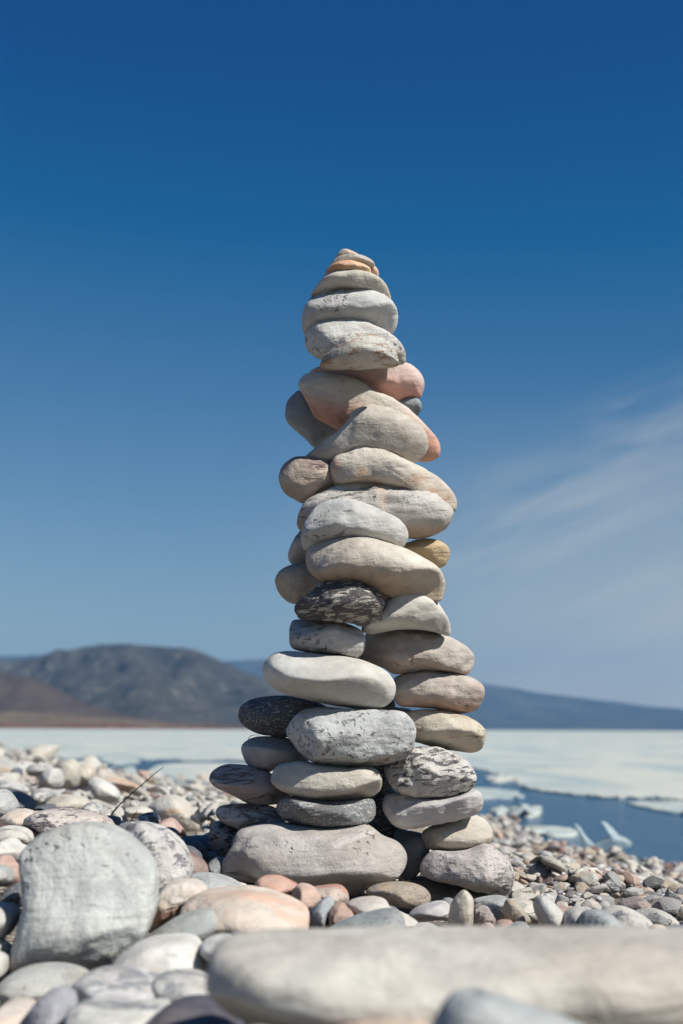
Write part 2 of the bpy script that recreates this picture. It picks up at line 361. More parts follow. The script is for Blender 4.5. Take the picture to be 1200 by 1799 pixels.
cs('B', '243,960 250,915 290,875 350,850 430,838 520,836 600,845 700,870 800,905 900,955 970,1000 1010,1055 1018,1110 1005,1160 985,1188 900,1182 800,1176 700,1166 600,1130 480,1095 360,1084 290,1048 255,1008', 1.442, .050, 'cream', 'long smooth cream stone with tan bands lying above the striped black stone', n=2.4, amp=.012, over=dict(A=(.58, .55, .48), B=(.52, .46, .38), Cc=(.46, .33, .23), camt=.3, cracks=.15, under=((.48, .34, .23), -.006, .20)), res=30)  # tan lower half: stain with warm bounce light painted in
cs('B', '75,1090 80,1050 120,1005 180,985 240,982 340,1010 350,1078 300,1120 240,1170 200,1200 150,1195 100,1150', 1.530, .032, 'tan', 'rounded tan stone showing at the left above the striped black stone', over=dict(A=(.50, .46, .39), B=(.44, .37, .29)))
cs('C', '252,235 265,205 310,170 350,135 400,108 470,98 540,103 600,130 645,165 668,210 655,250 620,285 570,318 520,302 450,294 380,288 290,284 265,262', 1.436, .042, 'zebradark', 'rough stone thickly striped in black and cream', n=2.2, amp=.03)
cs('C', '560,330 585,290 620,240 660,200 700,175 740,155 800,150 860,160 900,190 935,240 960,285 970,325 964,358 900,340 820,328 740,328 680,336 600,350', 1.470, .042, 'smooth', 'plain white stone with a rounded hump right of the striped black stone', over=dict(A=(.57, .55, .50), B=(.52, .49, .44)))
cs('C', '230,365 232,320 245,290 270,282 330,285 400,290 470,297 530,315 565,340 580,380 575,420 555,450 520,462 460,450 380,440 300,430 250,418 232,395', 1.462, .034, 'pgrey', 'small square-edged grey block above the big smooth white oval', n=3.6, over=dict(A=(.55, .55, .54), B=(.43, .42, .42), pits=.4, band=((.17, .15, .14), 30, 3.0, .3, 2)))
cs('C', '540,462 560,420 580,350 620,338 700,325 800,322 880,335 960,362 1030,400 1070,440 1075,480 1060,517 1040,537 960,530 880,520 800,520 720,535 660,505 590,478', 1.512, .046, 'redgrey', 'long grey and cream stone with a dark gouge, right of the small grey block', amp=.035, facets=8, over=dict(A=(.52, .48, .43), B=(.42, .37, .33), Cc=(.33, .24, .20), under=((.40, .28, .22), -.012, .12)))  # brown lower side mixes stain and painted bounce light
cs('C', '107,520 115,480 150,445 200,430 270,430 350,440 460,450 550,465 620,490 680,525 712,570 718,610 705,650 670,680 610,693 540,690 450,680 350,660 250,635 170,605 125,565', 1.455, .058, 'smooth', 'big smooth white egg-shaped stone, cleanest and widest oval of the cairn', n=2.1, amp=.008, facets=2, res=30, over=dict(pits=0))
cs('C', '700,600 715,550 760,530 850,520 930,520 1010,535 1080,555 1120,590 1125,625 1110,670 1080,700 1030,713 980,710 900,692 800,684 740,680 710,650', 1.518, .046, 'brown', 'brownish stone with rusty underside at the right of the big white oval', amp=.035, facets=8, over=dict(A=(.48, .43, .38), B=(.34, .27, .23), Cc=(.42, .25, .18), under=((.44, .23, .15), -.009, .05)))  # rusty stain below, with warm bounce light painted into it
cs('C', '760,720 820,697 880,695 960,700 1040,725 1100,760 1130,800 1125,845 1105,880 1060,893 990,885 900,870 830,850 795,830', 1.518, .046, 'cream', 'creamy oval stone with thin brown streaks at the right edge of the cairn', over=dict(band=((.34, .25, .17), 26, 6.0, .25, 14), A=(.56, .52, .43), B=(.50, .44, .34)))
cs('C', '0,700 20,670 70,645 150,632 230,632 300,645 370,665 440,720 360,780 222,822 160,818 80,805 20,770 0,735', 1.520, .042, 'dark', 'dark speckled oval stone jutting out at the left under the white oval')
cs('D', '338,185 345,155 375,115 420,92 500,90 600,97 680,97 750,103 790,130 805,170 802,215 790,255 760,280 700,295 620,303 520,300 450,290 410,275 370,230', 1.455, .058, 'pgrey', 'large pale grey block with pitted left end right below the white oval', n=3.0, amp=.03, res=30, over=dict(A=(.46, .475, .465), B=(.37, .38, .38), Cc=(.40, .32, .26), camt=.05, pits=.75))
cs('D', '175,250 180,220 210,200 250,193 320,196 380,215 420,290 380,300 300,310 280,324 240,322 200,302', 1.522, .040, 'redgrey', 'small smooth grey stone tucked under the dark speckled oval at the left', over=dict(A=(.52, .49, .47), B=(.43, .39, .38)))
cs('D', '58,345 75,315 120,295 190,298 250,315 285,330 300,360 350,400 330,435 260,443 200,437 140,407 80,377', 1.508, .040, 'redgrey', 'mottled reddish grey stone sticking out furthest left in the cairn', over=dict(A=(.50, .42, .39), B=(.40, .31, .29)))
cs('D', '282,350 295,310 330,290 390,283 470,295 560,303 640,303 675,325 686,360 675,395 640,415 560,425 470,427 400,420 340,400 300,377', 1.458, .052, 'cream', 'flat creamy stone with a small dark hole, between grey block and dark grainy slab', n=2.5, over=dict(camt=.15, A=(.57, .54, .47), B=(.50, .46, .39)))
cs('D', '300,465 310,430 350,410 420,418 500,426 600,420 645,418 662,445 660,480 640,505 580,522 500,529 410,517 340,502', 1.462, .052, 'darkband', 'dark grey grainy slab lying on the large bottom block', n=2.8)
cs('D', '80,470 95,448 140,440 220,438 290,450 320,480 330,515 260,525 190,535 130,517 90,492', 1.512, .036, 'pgrey', 'flat striped grey stone under the reddish grey one at the left', over=dict(band=((.17, .13, .12), 24, 6.0, .35, 10), A=(.54, .52, .50), B=(.44, .42, .41)))
cs('D', '57,560 62,525 90,500 130,512 180,530 200,570 160,620 110,632 80,617 58,587', 1.532, .034, 'zebra', 'small dark-streaked stone at the bottom left corner of the cairn', over=dict(A=(.46, .43, .42), B=(.36, .33, .33)))
cs('D', '92,680 110,640 135,600 150,560 170,535 230,518 300,513 400,520 500,524 580,514 620,512 650,530 690,560 740,580 770,610 775,650 755,690 720,720 650,742 560,757 500,747 400,737 300,732 230,727 150,717 100,702', 1.440, .055, 'quartz', 'wide angular quartz block carrying the front of the cairn, the largest stone in it', n=5.5, amp=.014, facets=7, res=30, belly=(0, -.02), dback=.07, uc=.15, over=dict(A=(.44, .41, .38), B=(.35, .315, .29), Cc=(.48, .45, .42), camt=.35, cracks=.45))
cs('D', '693,320 700,300 740,275 780,248 810,232 880,232 950,255 1000,290 1028,340 1020,375 990,402 930,417 840,424 770,412 720,377', 1.485, .048, 'zebra', 'round white stone marked with black flaky streaks', n=2.4, amp=.035, res=30)
cs('D', '688,460 692,430 705,405 760,402 840,418 930,408 990,395 1020,383 1045,408 1045,440 1030,472 980,492 900,507 820,524 760,530 715,507', 1.488, .046, 'white', 'chipped white slab directly beneath the black-streaked round stone', n=3.0, facets=9, amp=.04, over=dict(A=(.56, .545, .53), B=(.47, .45, .45)))
cs('D', '825,590 835,540 900,508 980,486 1020,478 1065,500 1087,540 1080,575 1050,597 990,610 930,614 870,606', 1.512, .042, 'tan', 'pale tan stone under the chipped white slab at the right', over=dict(A=(.52, .49, .42), B=(.45, .41, .34), camt=.15))
cs('D', '825,690 830,650 870,612 930,612 1000,605 1060,585 1110,610 1150,650 1168,700 1160,740 1135,772 1090,772 1000,747 920,724 860,710', 1.475, .055, 'speckled', 'big pitted pinkish grey boulder at the bottom right corner of the cairn', n=2.5, amp=.03, res=30)
cs('D', '735,540 790,538 840,553 857,595 850,640 820,690 790,714 755,705 725,640', 1.525, .032, 'navy', 'dark blue grey stone set upright in the gap between the two bottom blocks', over=dict(A=(.16, .20, .22), B=(.10, .13, .15)))
cs('D', '620,400 700,370 760,430 770,540 740,640 640,600 610,500', 1.572, .030, 'dark', 'dark stone deep in the shaded hollow above the bottom block')  # this and next four: fillers added behind open gaps; dark ones paint in shade
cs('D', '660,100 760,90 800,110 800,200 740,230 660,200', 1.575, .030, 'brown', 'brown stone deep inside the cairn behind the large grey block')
cs('D', '560,40 640,30 720,50 730,110 680,150 600,130', 1.560, .030, 'dark', 'shaded stone glimpsed between the white oval and the large grey block')  # added filler, its dark colour stands for the shade in the gap
cs('D', '630,270 700,255 740,300 720,380 660,400 620,340', 1.560, .028, 'dark', 'shaded stone glimpsed left of the black-streaked round stone')  # added filler closing a bright gap, coloured dark as shade
cs('B', '560,1080 640,1070 720,1110 720,1180 640,1200 560,1160', 1.530, .025, 'brown', 'shaded stone glimpsed between the striped black stone and the long smooth one')  # added filler, keeps light from coming through the gap
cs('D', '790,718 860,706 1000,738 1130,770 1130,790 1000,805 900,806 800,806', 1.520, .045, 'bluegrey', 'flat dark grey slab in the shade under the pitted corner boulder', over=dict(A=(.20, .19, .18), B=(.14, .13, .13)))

# ------------------------------------------------------------------ the beach stones one can tell apart
BG = 'stones lying on the beach around the cairn'
def bs_(*a, **k):
    nm = k.pop('name', 'beach_stone'); return stone(nm, a[0], a[1], a[2], a[3], a[4], a[5], BG, **k)
bs_('D', '628,760 660,735 720,725 790,727 840,745 862,775 850,805 800,818 730,810 670,790', 1.39, .035, 'tan', 'flat speckled brown oval pebble in front of the gap between the bottom blocks', over=dict(A=(.40, .35, .28), B=(.33, .27, .21), speck=.5))
bs_('E', '110,650 130,600 200,540 300,490 400,468 500,475 590,500 680,560 750,640 785,720 785,850 765,960 720,1050 640,1130 560,1190 430,1205 300,1200 150,1205 55,1215 60,1130 90,1030 125,900 120,760', 1.04, .050, 'pgrey', 'huge rounded grey boulder leaning upright in the left foreground', name='boulder', cat='boulder', n=3.2, amp=.02, res=30, lean=.34, belly=(.08, .04), over=dict(A=(.54, .55, .52), B=(.45, .465, .44), pits=.2, cracks=0, speck=.35, speckc=(.17, .17, .17), bump=1.5, sc=.6, band=((.36, .37, .36), 34, .40, .5, 25)), facets=4)
bs_('E', '590,500 680,468 780,480 870,530 930,600 965,690 960,745 920,800 860,850 780,900 700,860 640,700', 1.21, .055, 'marble', 'white boulder with dark grey veins right behind the huge grey boulder', name='boulder', cat='boulder', amp=.03, res=30, lean=.2, over=dict(A=(.56, .54, .51), B=(.47, .45, .43), band=((.12, .125, .14), 44, 2.2, .50, -55)))
bs_('E', '765,890 800,820 860,770 950,755 1010,770 1040,810 1000,845 930,885 880,945 800,1005 750,1015', 1.17, .04, 'peach', 'cream and pinkish lumpy stone below the veined boulder', amp=.05, facets=7, over=dict(A=(.56, .51, .45), B=(.52, .46, .40), pits=.3))
bs_('E', '110,495 150,440 220,410 310,400 420,412 520,440 570,500 500,560 350,570 200,560 140,520', 1.42, .06, 'zebra', 'pinkish white stone with black streaked left end behind the huge grey boulder', amp=.04, res=30, over=dict(A=(.56, .50, .46), B=(.50, .43, .39)))
bs_('E', '-70,330 0,303 40,335 72,390 62,430 10,450 -60,440 -90,390', 1.62, .06, 'pgrey', 'rounded speckled grey stone cut by the left edge above the white bean stone', over=dict(speck=.5, speckc=(.15, .15, .15)))
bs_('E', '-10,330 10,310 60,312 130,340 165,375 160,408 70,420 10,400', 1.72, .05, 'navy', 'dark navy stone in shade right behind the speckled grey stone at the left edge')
bs_('E', '-20,485 50,415 110,402 170,425 180,480 110,520 20,520', 1.50, .045, 'peach', 'flat pale orange stone under the speckled grey stone at the left edge')
bs_('E', '-40,520 20,490 90,495 150,520 165,560 140,597 100,592 60,570 0,560 -40,550', 1.36, .04, 'white', 'white curved bean-shaped stone at the left edge', over=dict(A=(.57, .56, .52), B=(.53, .51, .46)))
bs_('E', '-40,600 40,550 80,580 125,605 125,660 60,690 -30,670', 1.25, .045, 'white', 'white stone touching the upper left side of the huge grey boulder')
bs_('E', '-40,660 0,640 30,640 60,680 105,700 112,770 60,790 -20,770', 1.17, .035, 'pink', 'reddish pink stone left of the huge grey boulder', over=dict(A=(.56, .42, .37), B=(.50, .30, .24)))
bs_('E', '-60,690 20,700 48,740 42,775 -50,785', 1.12, .035, 'pgrey', 'pale grey stone at the left edge in front of the reddish pink one')
bs_('E', '0,850 60,785 125,780 130,870 80,900 10,890', 1.15, .03, 'dark', 'black stone in the shadow left of the huge grey boulder')  # black colour paints the boulder's shadow into this stone
bs_('E', '-60,900 30,880 75,905 86,940 62,1010 20,1050 -60,1062', 1.06, .035, 'pgrey', 'round pale grey stone at the left edge beside the foot of the huge boulder', over=dict(A=(.52, .52, .48), B=(.46, .45, .42)))
bs_('E', '-60,1130 10,1150 22,1200 8,1245 -60,1255', 1.00, .03, 'white', 'white stone end poking in at the left edge lowest beside the boulder')
bs_('E', '-20,1330 10,1270 80,1220 200,1200 320,1205 420,1235 440,1275 300,1300 240,1318 100,1362 -10,1372', .95, .05, 'grey', 'flat grey stone lying in front of the foot of the huge boulder', lean=.3, over=dict(A=(.44, .44, .40), B=(.35, .35, .33)))
bs_('E', '165,1400 230,1330 300,1315 360,1350 375,1420 340,1500 160,1500', .85, .04, 'bluegrey', 'small blue grey stone near the bottom left corner', lean=.3, over=dict(A=(.34, .35, .38), B=(.26, .26, .28)))
bs_('E', '365,1290 450,1225 560,1212 700,1230 830,1290 880,1345 840,1385 700,1400 500,1400 380,1380', .90, .05, 'marble', 'white stone with grey veins in front of the huge boulder at the bottom', lean=.3, res=30, over=dict(A=(.60, .58, .56), B=(.52, .50, .50)))
bs_('E', '340,1430 420,1375 560,1385 700,1395 850,1395 860,1500 700,1560 380,1540', .82, .045, 'marble', 'white veined stone touching the bottom edge of the photo left of the dark one', lean=.3, over=dict(A=(.58, .57, .52), B=(.50, .49, .46)))
bs_('E', '570,1190 640,1110 730,1060 850,1043 960,1048 1010,1090 1048,1170 1052,1240 1010,1270 850,1270 680,1250', .98, .05, 'smooth', 'smooth white rounded stone right of the foot of the huge boulder', lean=.35, res=30, over=dict(A=(.60, .59, .55), B=(.53, .51, .48), Cc=(.55, .40, .30), camt=.05))
bs_('E', '770,1270 850,1230 980,1232 1060,1280 1080,1350 980,1390 860,1380', .90, .04, 'marble', 'marbled white and grey stone left of the end of the long foreground slab', lean=.3)
bs_('E', '710,1500 800,1425 880,1378 1000,1368 1090,1385 1180,1450 1200,1560 720,1580', .80, .05, 'navy', 'dark navy black stone at the bottom edge left of the foreground slab', lean=.3, over=dict(A=(.07, .07, .10), B=(.04, .04, .06)))
bs_('E', '700,1075 800,1000 880,950 980,915 1060,912 1102,960 1090,1010 1040,1062 960,1080 800,1090', 1.08, .035, 'grey', 'smooth flat grey stone pointing up right beside the white rounded one', lean=.2, over=dict(A=(.36, .38, .36), B=(.28, .30, .29), speck=.3))
bs_('E', '-40,1500 0,1400 70,1370 160,1390 190,1440 160,1520 -20,1560', .86, .035, 'peach', 'pinkish white stone in the bottom left corner', lean=.3)
bs_('E', '950,740 1020,728 1100,740 1170,765 1215,800 1180,840 1040,850 960,820', 1.30, .05, 'bluegrey', 'smooth bluish grey flat oval just left of the bottom block of the cairn', over=dict(A=(.42, .45, .45), B=(.36, .39, .39)))
bs_('E', '1010,1085 1060,1050 1130,1045 1200,1060 1230,1120 1150,1190 1050,1180', .98, .04, 'smooth', 'small pale stone half hidden behind the end of the foreground slab', over=dict(A=(.55, .54, .50), B=(.5, .49, .46)))
bs_('F', '40,350 70,270 140,232 250,218 360,215 460,232 560,268 628,315 630,400 610,450 400,470 200,465 70,430', 1.12, .07, 'peach', 'large flat pale orange slab with reddish veins in front of the bottom block', n=2.9, lean=.5, res=30, over=dict(A=(.62, .50, .41), B=(.60, .54, .46), Cc=(.58, .34, .24)))
bs_('F', '268,430 290,410 330,416 372,435 340,458 280,452', 1.00, .015, 'dark', 'tiny black pebble at the upper edge of the foreground slab', facets=2)
bs_('F', '383,210 395,175 430,155 490,153 540,172 590,205 575,250 520,255 440,235', 1.27, .035, 'pink', 'rounded rust pink stone leaning on the bottom block above the orange slab', over=dict(A=(.55, .38, .30), B=(.50, .29, .22)))
bs_('F', '556,255 570,205 600,188 650,203 687,245 682,295 640,325 600,300', 1.24, .03, 'orange', 'round orange pink stone at the right end of the rust pink one', over=dict(A=(.56, .40, .33), B=(.52, .33, .26)))
bs_('F', '630,350 645,310 690,265 730,248 752,280 722,315 712,400 690,430 635,425', 1.20, .025, 'bluegrey', 'blue grey stone standing on edge right of the orange slab', over=dict(A=(.38, .41, .42), B=(.28, .31, .33)))
bs_('F', '640,215 700,200 770,196 807,220 817,262 800,295 740,300 680,265', 1.32, .035, 'pink', 'speckled pinkish round stone touching the right foot of the bottom block', over=dict(A=(.54, .45, .40), B=(.46, .36, .30), speck=.5))
bs_('F', '712,400 718,330 740,290 780,276 812,300 842,340 825,370 790,410', 1.20, .028, 'pink', 'small rough brown and pink stone behind the blue grey upright one', amp=.06, facets=8, over=dict(A=(.45, .30, .24), B=(.30, .17, .14)))
bs_('F', '805,290 850,262 930,253 985,268 1015,308 1080,338 1140,378 1090,420 950,400 850,350', 1.24, .05, 'peach', 'smooth whitish stone with an orange patch behind the blue grey wedge', over=dict(A=(.58, .54, .49), B=(.52, .50, .45)))
bs_('F', '690,430 760,378 850,343 950,318 1030,310 1068,345 1080,420 1060,470 700,470', 1.13, .05, 'bluegrey', 'blue grey grainy wedge-shaped stone behind the middle of the foreground slab', lean=.3, over=dict(A=(.36, .39, .40), B=(.24, .27, .28), speck=.6))
bs_('H', '560,308 620,260 700,235 780,226 815,255 812,292 740,328 660,347 595,338', 1.31, .03, 'white', 'white angular pebble with violet tinge below the brown oval pebble', facets=9, over=dict(A=(.56, .545, .54), B=(.46, .44, .45)))
bs_('H', '530,395 600,370 690,366 750,390 782,430 762,465 640,475 550,440', 1.22, .03, 'marble', 'white pebble with dark purple edge just behind the foreground slab', facets=5)
bs_('H', '800,440 805,340 825,240 870,178 905,156 940,183 957,220 953,330 948,440 930,480 820,480', 1.25, .022, 'cream', 'pale finger-like stone standing upright with an orange stained foot', n=3.0, over=dict(A=(.55, .50, .42), B=(.48, .42, .34), Cc=(.50, .30, .20), camt=.15, cracks=.1))
bs_('H', '945,380 955,270 1000,243 1050,263 1092,340 1088,380 1010,410 955,420', 1.29, .03, 'redgrey', 'rough jagged dark stone right of the upright finger stone', amp=.09, facets=10, over=dict(A=(.34, .30, .29), B=(.22, .18, .18)))
bs_('H', '935,460 990,400 1050,360 1092,380 1108,430 1100,480 940,480', 1.20, .025, 'peach', 'cream orange triangular pebble at the foot of the finger stone')
bs_('H', '965,225 1050,203 1150,198 1175,240 1155,340 1110,365 1060,300 990,250', 1.36, .035, 'grey', 'light grey grainy block under the pitted corner boulder', n=3.2, over=dict(A=(.42, .43, .42), B=(.34, .35, .35)))
bs_('G', '378,880 395,838 430,845 472,885 502,937 455,960 400,957 383,915', 1.30, .022, 'tan', 'half-round brown stone standing on edge right of the corner boulder', n=3.0, over=dict(A=(.42, .38, .31), B=(.33, .29, .24)))
bs_('G', '400,845 450,835 510,845 545,880 545,950 500,960 460,900', 1.42, .04, 'cream', 'smooth cream stone behind the half-round brown stone', over=dict(A=(.56, .54, .48), B=(.52, .49, .43)))
bs_('G', '516,860 530,825 560,815 602,843 642,888 672,920 662,1000 600,1020 562,965 530,912', 1.25, .028, 'pgrey', 'smooth pale oval stone tilted upright right of the cairn', n=2.5, over=dict(A=(.54, .54, .51), B=(.46, .46, .44), pits=.1))
bs_('G', '645,970 668,895 720,873 785,882 760,940 745,1020 650,1030', 1.23, .03, 'marble', 'white stone with dark veins left of the veined grey ones at the right')
bs_('G', '726,970 745,903 800,883 862,898 925,960 945,1020 850,1040 745,1035', 1.19, .035, 'grey', 'grey stone with pale veins, middle of the three veined stones at the right', lean=.2, over=dict(band=((.5, .5, .47), 22, 3.0, .35, -40), A=(.36, .38, .37), B=(.28, .30, .30)))
bs_('G', '830,900 900,870 960,878 1032,918 1063,962 1050,1010 1000,1035 900,1030 850,960', 1.24, .045, 'marble', 'large whitish stone with wavy grey veins behind the foreground slab at the right', over=dict(A=(.54, .52, .47), B=(.46, .44, .40)), res=30)
bs_('G', '1122,990 1150,965 1200,958 1260,970 1270,1030 1190,1042 1140,1022', 1.20, .03, 'navy', 'smooth dark blue grey oval at the right edge above the slab', over=dict(A=(.20, .22, .26), B=(.15, .165, .20)))
bs_('G', '330,970 358,935 412,933 422,967 385,995 345,992', 1.27, .02, 'pink', 'small brownish red pebble between the triangular pebble and the corner boulder', facets=3)
bs_('G', '350,1010 400,965 450,941 492,953 495,1010 480,1040 360,1035', 1.21, .025, 'marble', 'small white and black pebble behind the slab right of the finger stone', over=dict(A=(.58, .57, .53), B=(.5, .5, .48)))
bs_('G', '1040,1010 1055,960 1110,955 1140,990 1165,1045 1060,1050', 1.20, .02, 'peach', 'small pale pebble left of the dark blue oval at the right')
bs_('G', '985,905 1060,880 1130,898 1172,940 1168,980 1060,975', 1.42, .04, 'pgrey', 'round pale stone with a dark spot behind the veined stones at the right', over=dict(A=(.54, .53, .49), B=(.47, .46, .42)))
bs_('G', '910,862 960,833 1010,828 1042,850 1062,882 1000,895', 1.55, .035, 'redgrey', 'flat dark reddish stone behind the veined stones at the right')
# foreground
bs_('P', '366,1695 378,1665 420,1650 520,1648 700,1644 1000,1643 1180,1645 1330,1655 1380,1720 1330,1800 1180,1845 1000,1838 800,1822 600,1808 450,1797 392,1772 370,1732', .70, .075, 'smooth', 'long pale blurred slab lying right across the foreground', name='slab', cat='slab', n=3.2, res=30, amp=.02, belly=(0, -.06), over=dict(A=(.55, .525, .465), B=(.49, .455, .40), Cc=(.40, .34, .30), camt=.25, cracks=0, pits=.3, speck=.3, speckc=(.25, .22, .20), sc=.7, bump=1.3, under=((.36, .24, .19), -.022, 0)))  # lower part coloured reddish brown: warm bounce light painted in
bs_('P', '755,1830 790,1757 836,1741 866,1749 912,1765 1010,1799 1080,1850 1000,1900 780,1900', .57, .04, 'pgrey', 'smooth bluish pale stone in front of the long slab at the bottom edge', lean=.3, over=dict(A=(.42, .44, .43), B=(.34, .36, .36), bump=1.3))
bs_('P', '560,1830 640,1800 740,1798 765,1840 700,1880 570,1880', .62, .03, 'orange', 'orange brown stone at the bottom edge under the long slab')
# middle distance left
def mid(s, Y, D, mat, label, **k): bs_('E', s, Y, D, mat, label, **k)
mid('-30,160 -20,95 40,92 62,140 45,160', 4.6, .08, 'grey', 'large grey stone on the skyline at the far left of the beach')
mid('135,220 150,182 220,178 265,205 225,240 150,240', 3.9, .06, 'pgrey', 'grey flat stone high on the beach ridge at the left')
mid('195,275 220,222 285,198 312,240 305,295 240,305', 3.3, .07, 'white', 'white angular stone with grey shaded side on the beach ridge', facets=9, over=dict(A=(.56, .56, .53), B=(.5, .5, .48)))
mid('302,240 312,180 358,153 392,178 402,230 380,295 330,295', 3.6, .07, 'cream', 'tall rounded cream stone near the crest of the beach ridge')
mid('395,250 400,190 440,175 480,210 470,270 420,300', 3.7, .06, 'cream', 'cream stone leaning right of the tall rounded one on the ridge')
mid('448,280 470,243 520,258 580,300 602,345 560,375 490,358', 2.9, .06, 'white', 'bright white flat-faced stone beyond the foot of the dry grass stem', facets=8)
mid('745,400 800,343 870,333 930,360 978,430 1000,505 940,520 860,495 780,450', 2.5, .08, 'peach', 'big smooth stone with an orange face left of the cairn, behind its shadow', res=30, over=dict(A=(.54, .52, .47), B=(.50, .47, .41), Cc=(.54, .36, .24), camt=.4))
mid('235,380 280,338 350,333 425,355 450,390 380,415 270,410', 2.3, .06, 'cream', 'flat cream stone behind the pinkish white black-streaked one')
mid('495,215 560,228 640,258 705,300 690,330 600,310 510,255', 3.5, .06, 'warm', 'long flat pinkish cream stone sloping down right on the ridge')
mid('160,405 210,383 262,380 275,405 220,425', 1.9, .035, 'navy', 'small navy stone in shade between the cream stones at the left')
mid('525,440 560,438 602,450 597,492 565,498 538,470', 1.62, .02, 'navy', 'small glossy dark pebble at the foot of the dry grass stem')
mid('155,385 168,320 220,298 272,320 245,375 190,395', 2.5, .05, 'marble', 'grey striped stone standing behind the navy stone at the left')
mid('630,405 660,395 720,393 765,420 710,450 640,445', 2.0, .04, 'cream', 'cream pebble just left of the big orange-faced stone')
mid('795,475 860,448 905,490 935,545 880,545 810,510', 2.0, .04, 'pink', 'pinkish pebble in front of the big orange-faced stone')
mid('420,400 450,370 500,385 520,430 470,450 420,430', 1.95, .04, 'marble', 'striped white pebble left of the grass stem foot')
mid('700,440 760,420 800,450 790,490 720,490', 1.75, .03, 'zebra', 'small black and white pebble above the veined boulder')
mid('60,210 90,195 110,215 100,250 70,245', 3.4, .03, 'navy', 'small black stone among pale ones on the ridge at the left')
mid('-30,270 30,255 90,275 140,310 100,340 20,330 -30,310', 2.7, .06, 'marble', 'pale striped flat stone on the left above the navy stone')
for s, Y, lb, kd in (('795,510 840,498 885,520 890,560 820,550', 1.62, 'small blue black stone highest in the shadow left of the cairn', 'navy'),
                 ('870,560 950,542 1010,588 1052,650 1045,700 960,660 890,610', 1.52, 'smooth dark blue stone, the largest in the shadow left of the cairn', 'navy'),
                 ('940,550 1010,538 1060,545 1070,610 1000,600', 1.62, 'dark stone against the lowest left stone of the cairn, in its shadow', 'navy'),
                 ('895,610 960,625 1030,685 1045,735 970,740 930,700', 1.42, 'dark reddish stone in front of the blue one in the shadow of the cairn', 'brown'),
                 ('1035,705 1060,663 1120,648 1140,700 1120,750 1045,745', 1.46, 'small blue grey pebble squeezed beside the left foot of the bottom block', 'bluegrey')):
    mid(s, Y, .045, kd, lb)  # navy ones: the cairn's bluish shadow is put into the stone colour
# ------------------------------------------------------------------ beach ground
SH = [(-60, 60), (-20, 42), (-9.5, 30)] + [(lambda q: (q.x, q.y))(PZ(a, b)) for a, b in
      ((0, 1320), (130, 1344), (230, 1360), (370, 1373), (520, 1392), (680, 1415), (800, 1432), (867, 1445), (910, 1462), (960, 1492), (1093, 1514), (1200, 1534))] + [(1.15, 2.6), (1.9, 1.4), (3.4, -1), (7, -8)]
SHA = np.array(SH)
def shore_dist(x, y):
    """signed distance to the water's edge, positive on land"""
    x = np.asarray(x, float); y = np.asarray(y, float)
    best = np.full(x.shape, 1e9); sgn = np.ones(x.shape)
    for (ax, ay), (bx, by) in zip(SHA[:-1], SHA[1:]):
        dx, dy = bx - ax, by - ay; L = dx * dx + dy * dy
        tt = np.clip(((x - ax) * dx + (y - ay) * dy) / L, 0, 1)
        qx, qy = ax + tt * dx - x, ay + tt * dy - y; d = np.hypot(qx, qy)
        cr = dx * (y - ay) - dy * (x - ax)
        s = np.where(cr > 0, -1, 1); m = d < best
        sgn = np.where(m, s, sgn); best = np.where(m, d, best)
    return best * sgn
CT = np.array([(-.15, .3, .155), (.3, .3, .155), (0, .8, .160), (.25, 1.0, .163), (-.25, 1.0, .165), (0, 1.35, .165), (0, 1.6, .168), (.3, 1.5, .160), (.45, 1.3, .150),
               (-.38, .95, .185), (-.40, 1.3, .215), (-.42, 1.62, .232), (-.30, 1.9, .222), (-.12, 2.1, .195), (-.55, 2.3, .235), (-.75, 3.3, .228), (-1.0, 4.2, .245), (-1.4, 4.8, .262), (-.35, 3.0, .195),
               (-.25, 2.4, .175), (.15, 2.3, .145), (.5, 2.1, .118), (0, 3.2, .13), (.3, 3.2, .085), (.8, 1.4, .10), (-2.5, 5, .30), (-2.2, 2.5, .34), (-1.2, 1.2, .30), (-4, 9, .30), (-1.7, 6.5, .16), (-.9, 5.5, .10), (-.75, 5.0, .11), (-1.2, 8, .02), (-.6, 4, .145), (-1.0, 6.5, .05), (-1.9, 9, .05), (-2.3, 9, .10), (-.45, 5.2, .08), (-.5, 3.3, .19), (-.3, 3.6, .145),
               (-2, -2, .3), (0, -2, .2), (-6, 3, .7), (-9, 20, .5), (-8, -6, .9)])
def ground_z(x, y):
    x = np.asarray(x, float); y = np.asarray(y, float)
    s = shore_dist(x, y)
    num = np.zeros(x.shape); den = np.zeros(x.shape)
    for cx, cy, cz in CT:
        sc_ = .30 + .16 * abs(cy)
        w = 1 / (((x - cx) ** 2 + (y - cy) ** 2) / sc_ ** 2 + .12) ** 2
        num += w * cz; den += w
    z = num / den
    k = np.clip(s / (.9 + .05 * np.abs(y)), 0, 1); k = 1 - (1 - k) ** 1.8
    zl = z * k
    zl = zl + .012 * np.sin(x * 3.1 + y * 1.3) * k * np.clip(s, 0, 1)
    zl = zl - .03 * np.clip(1 - np.abs(s - .3) / .6, 0, 1)
    return np.where(s > 0, zl, np.maximum(s * .22, -.45))

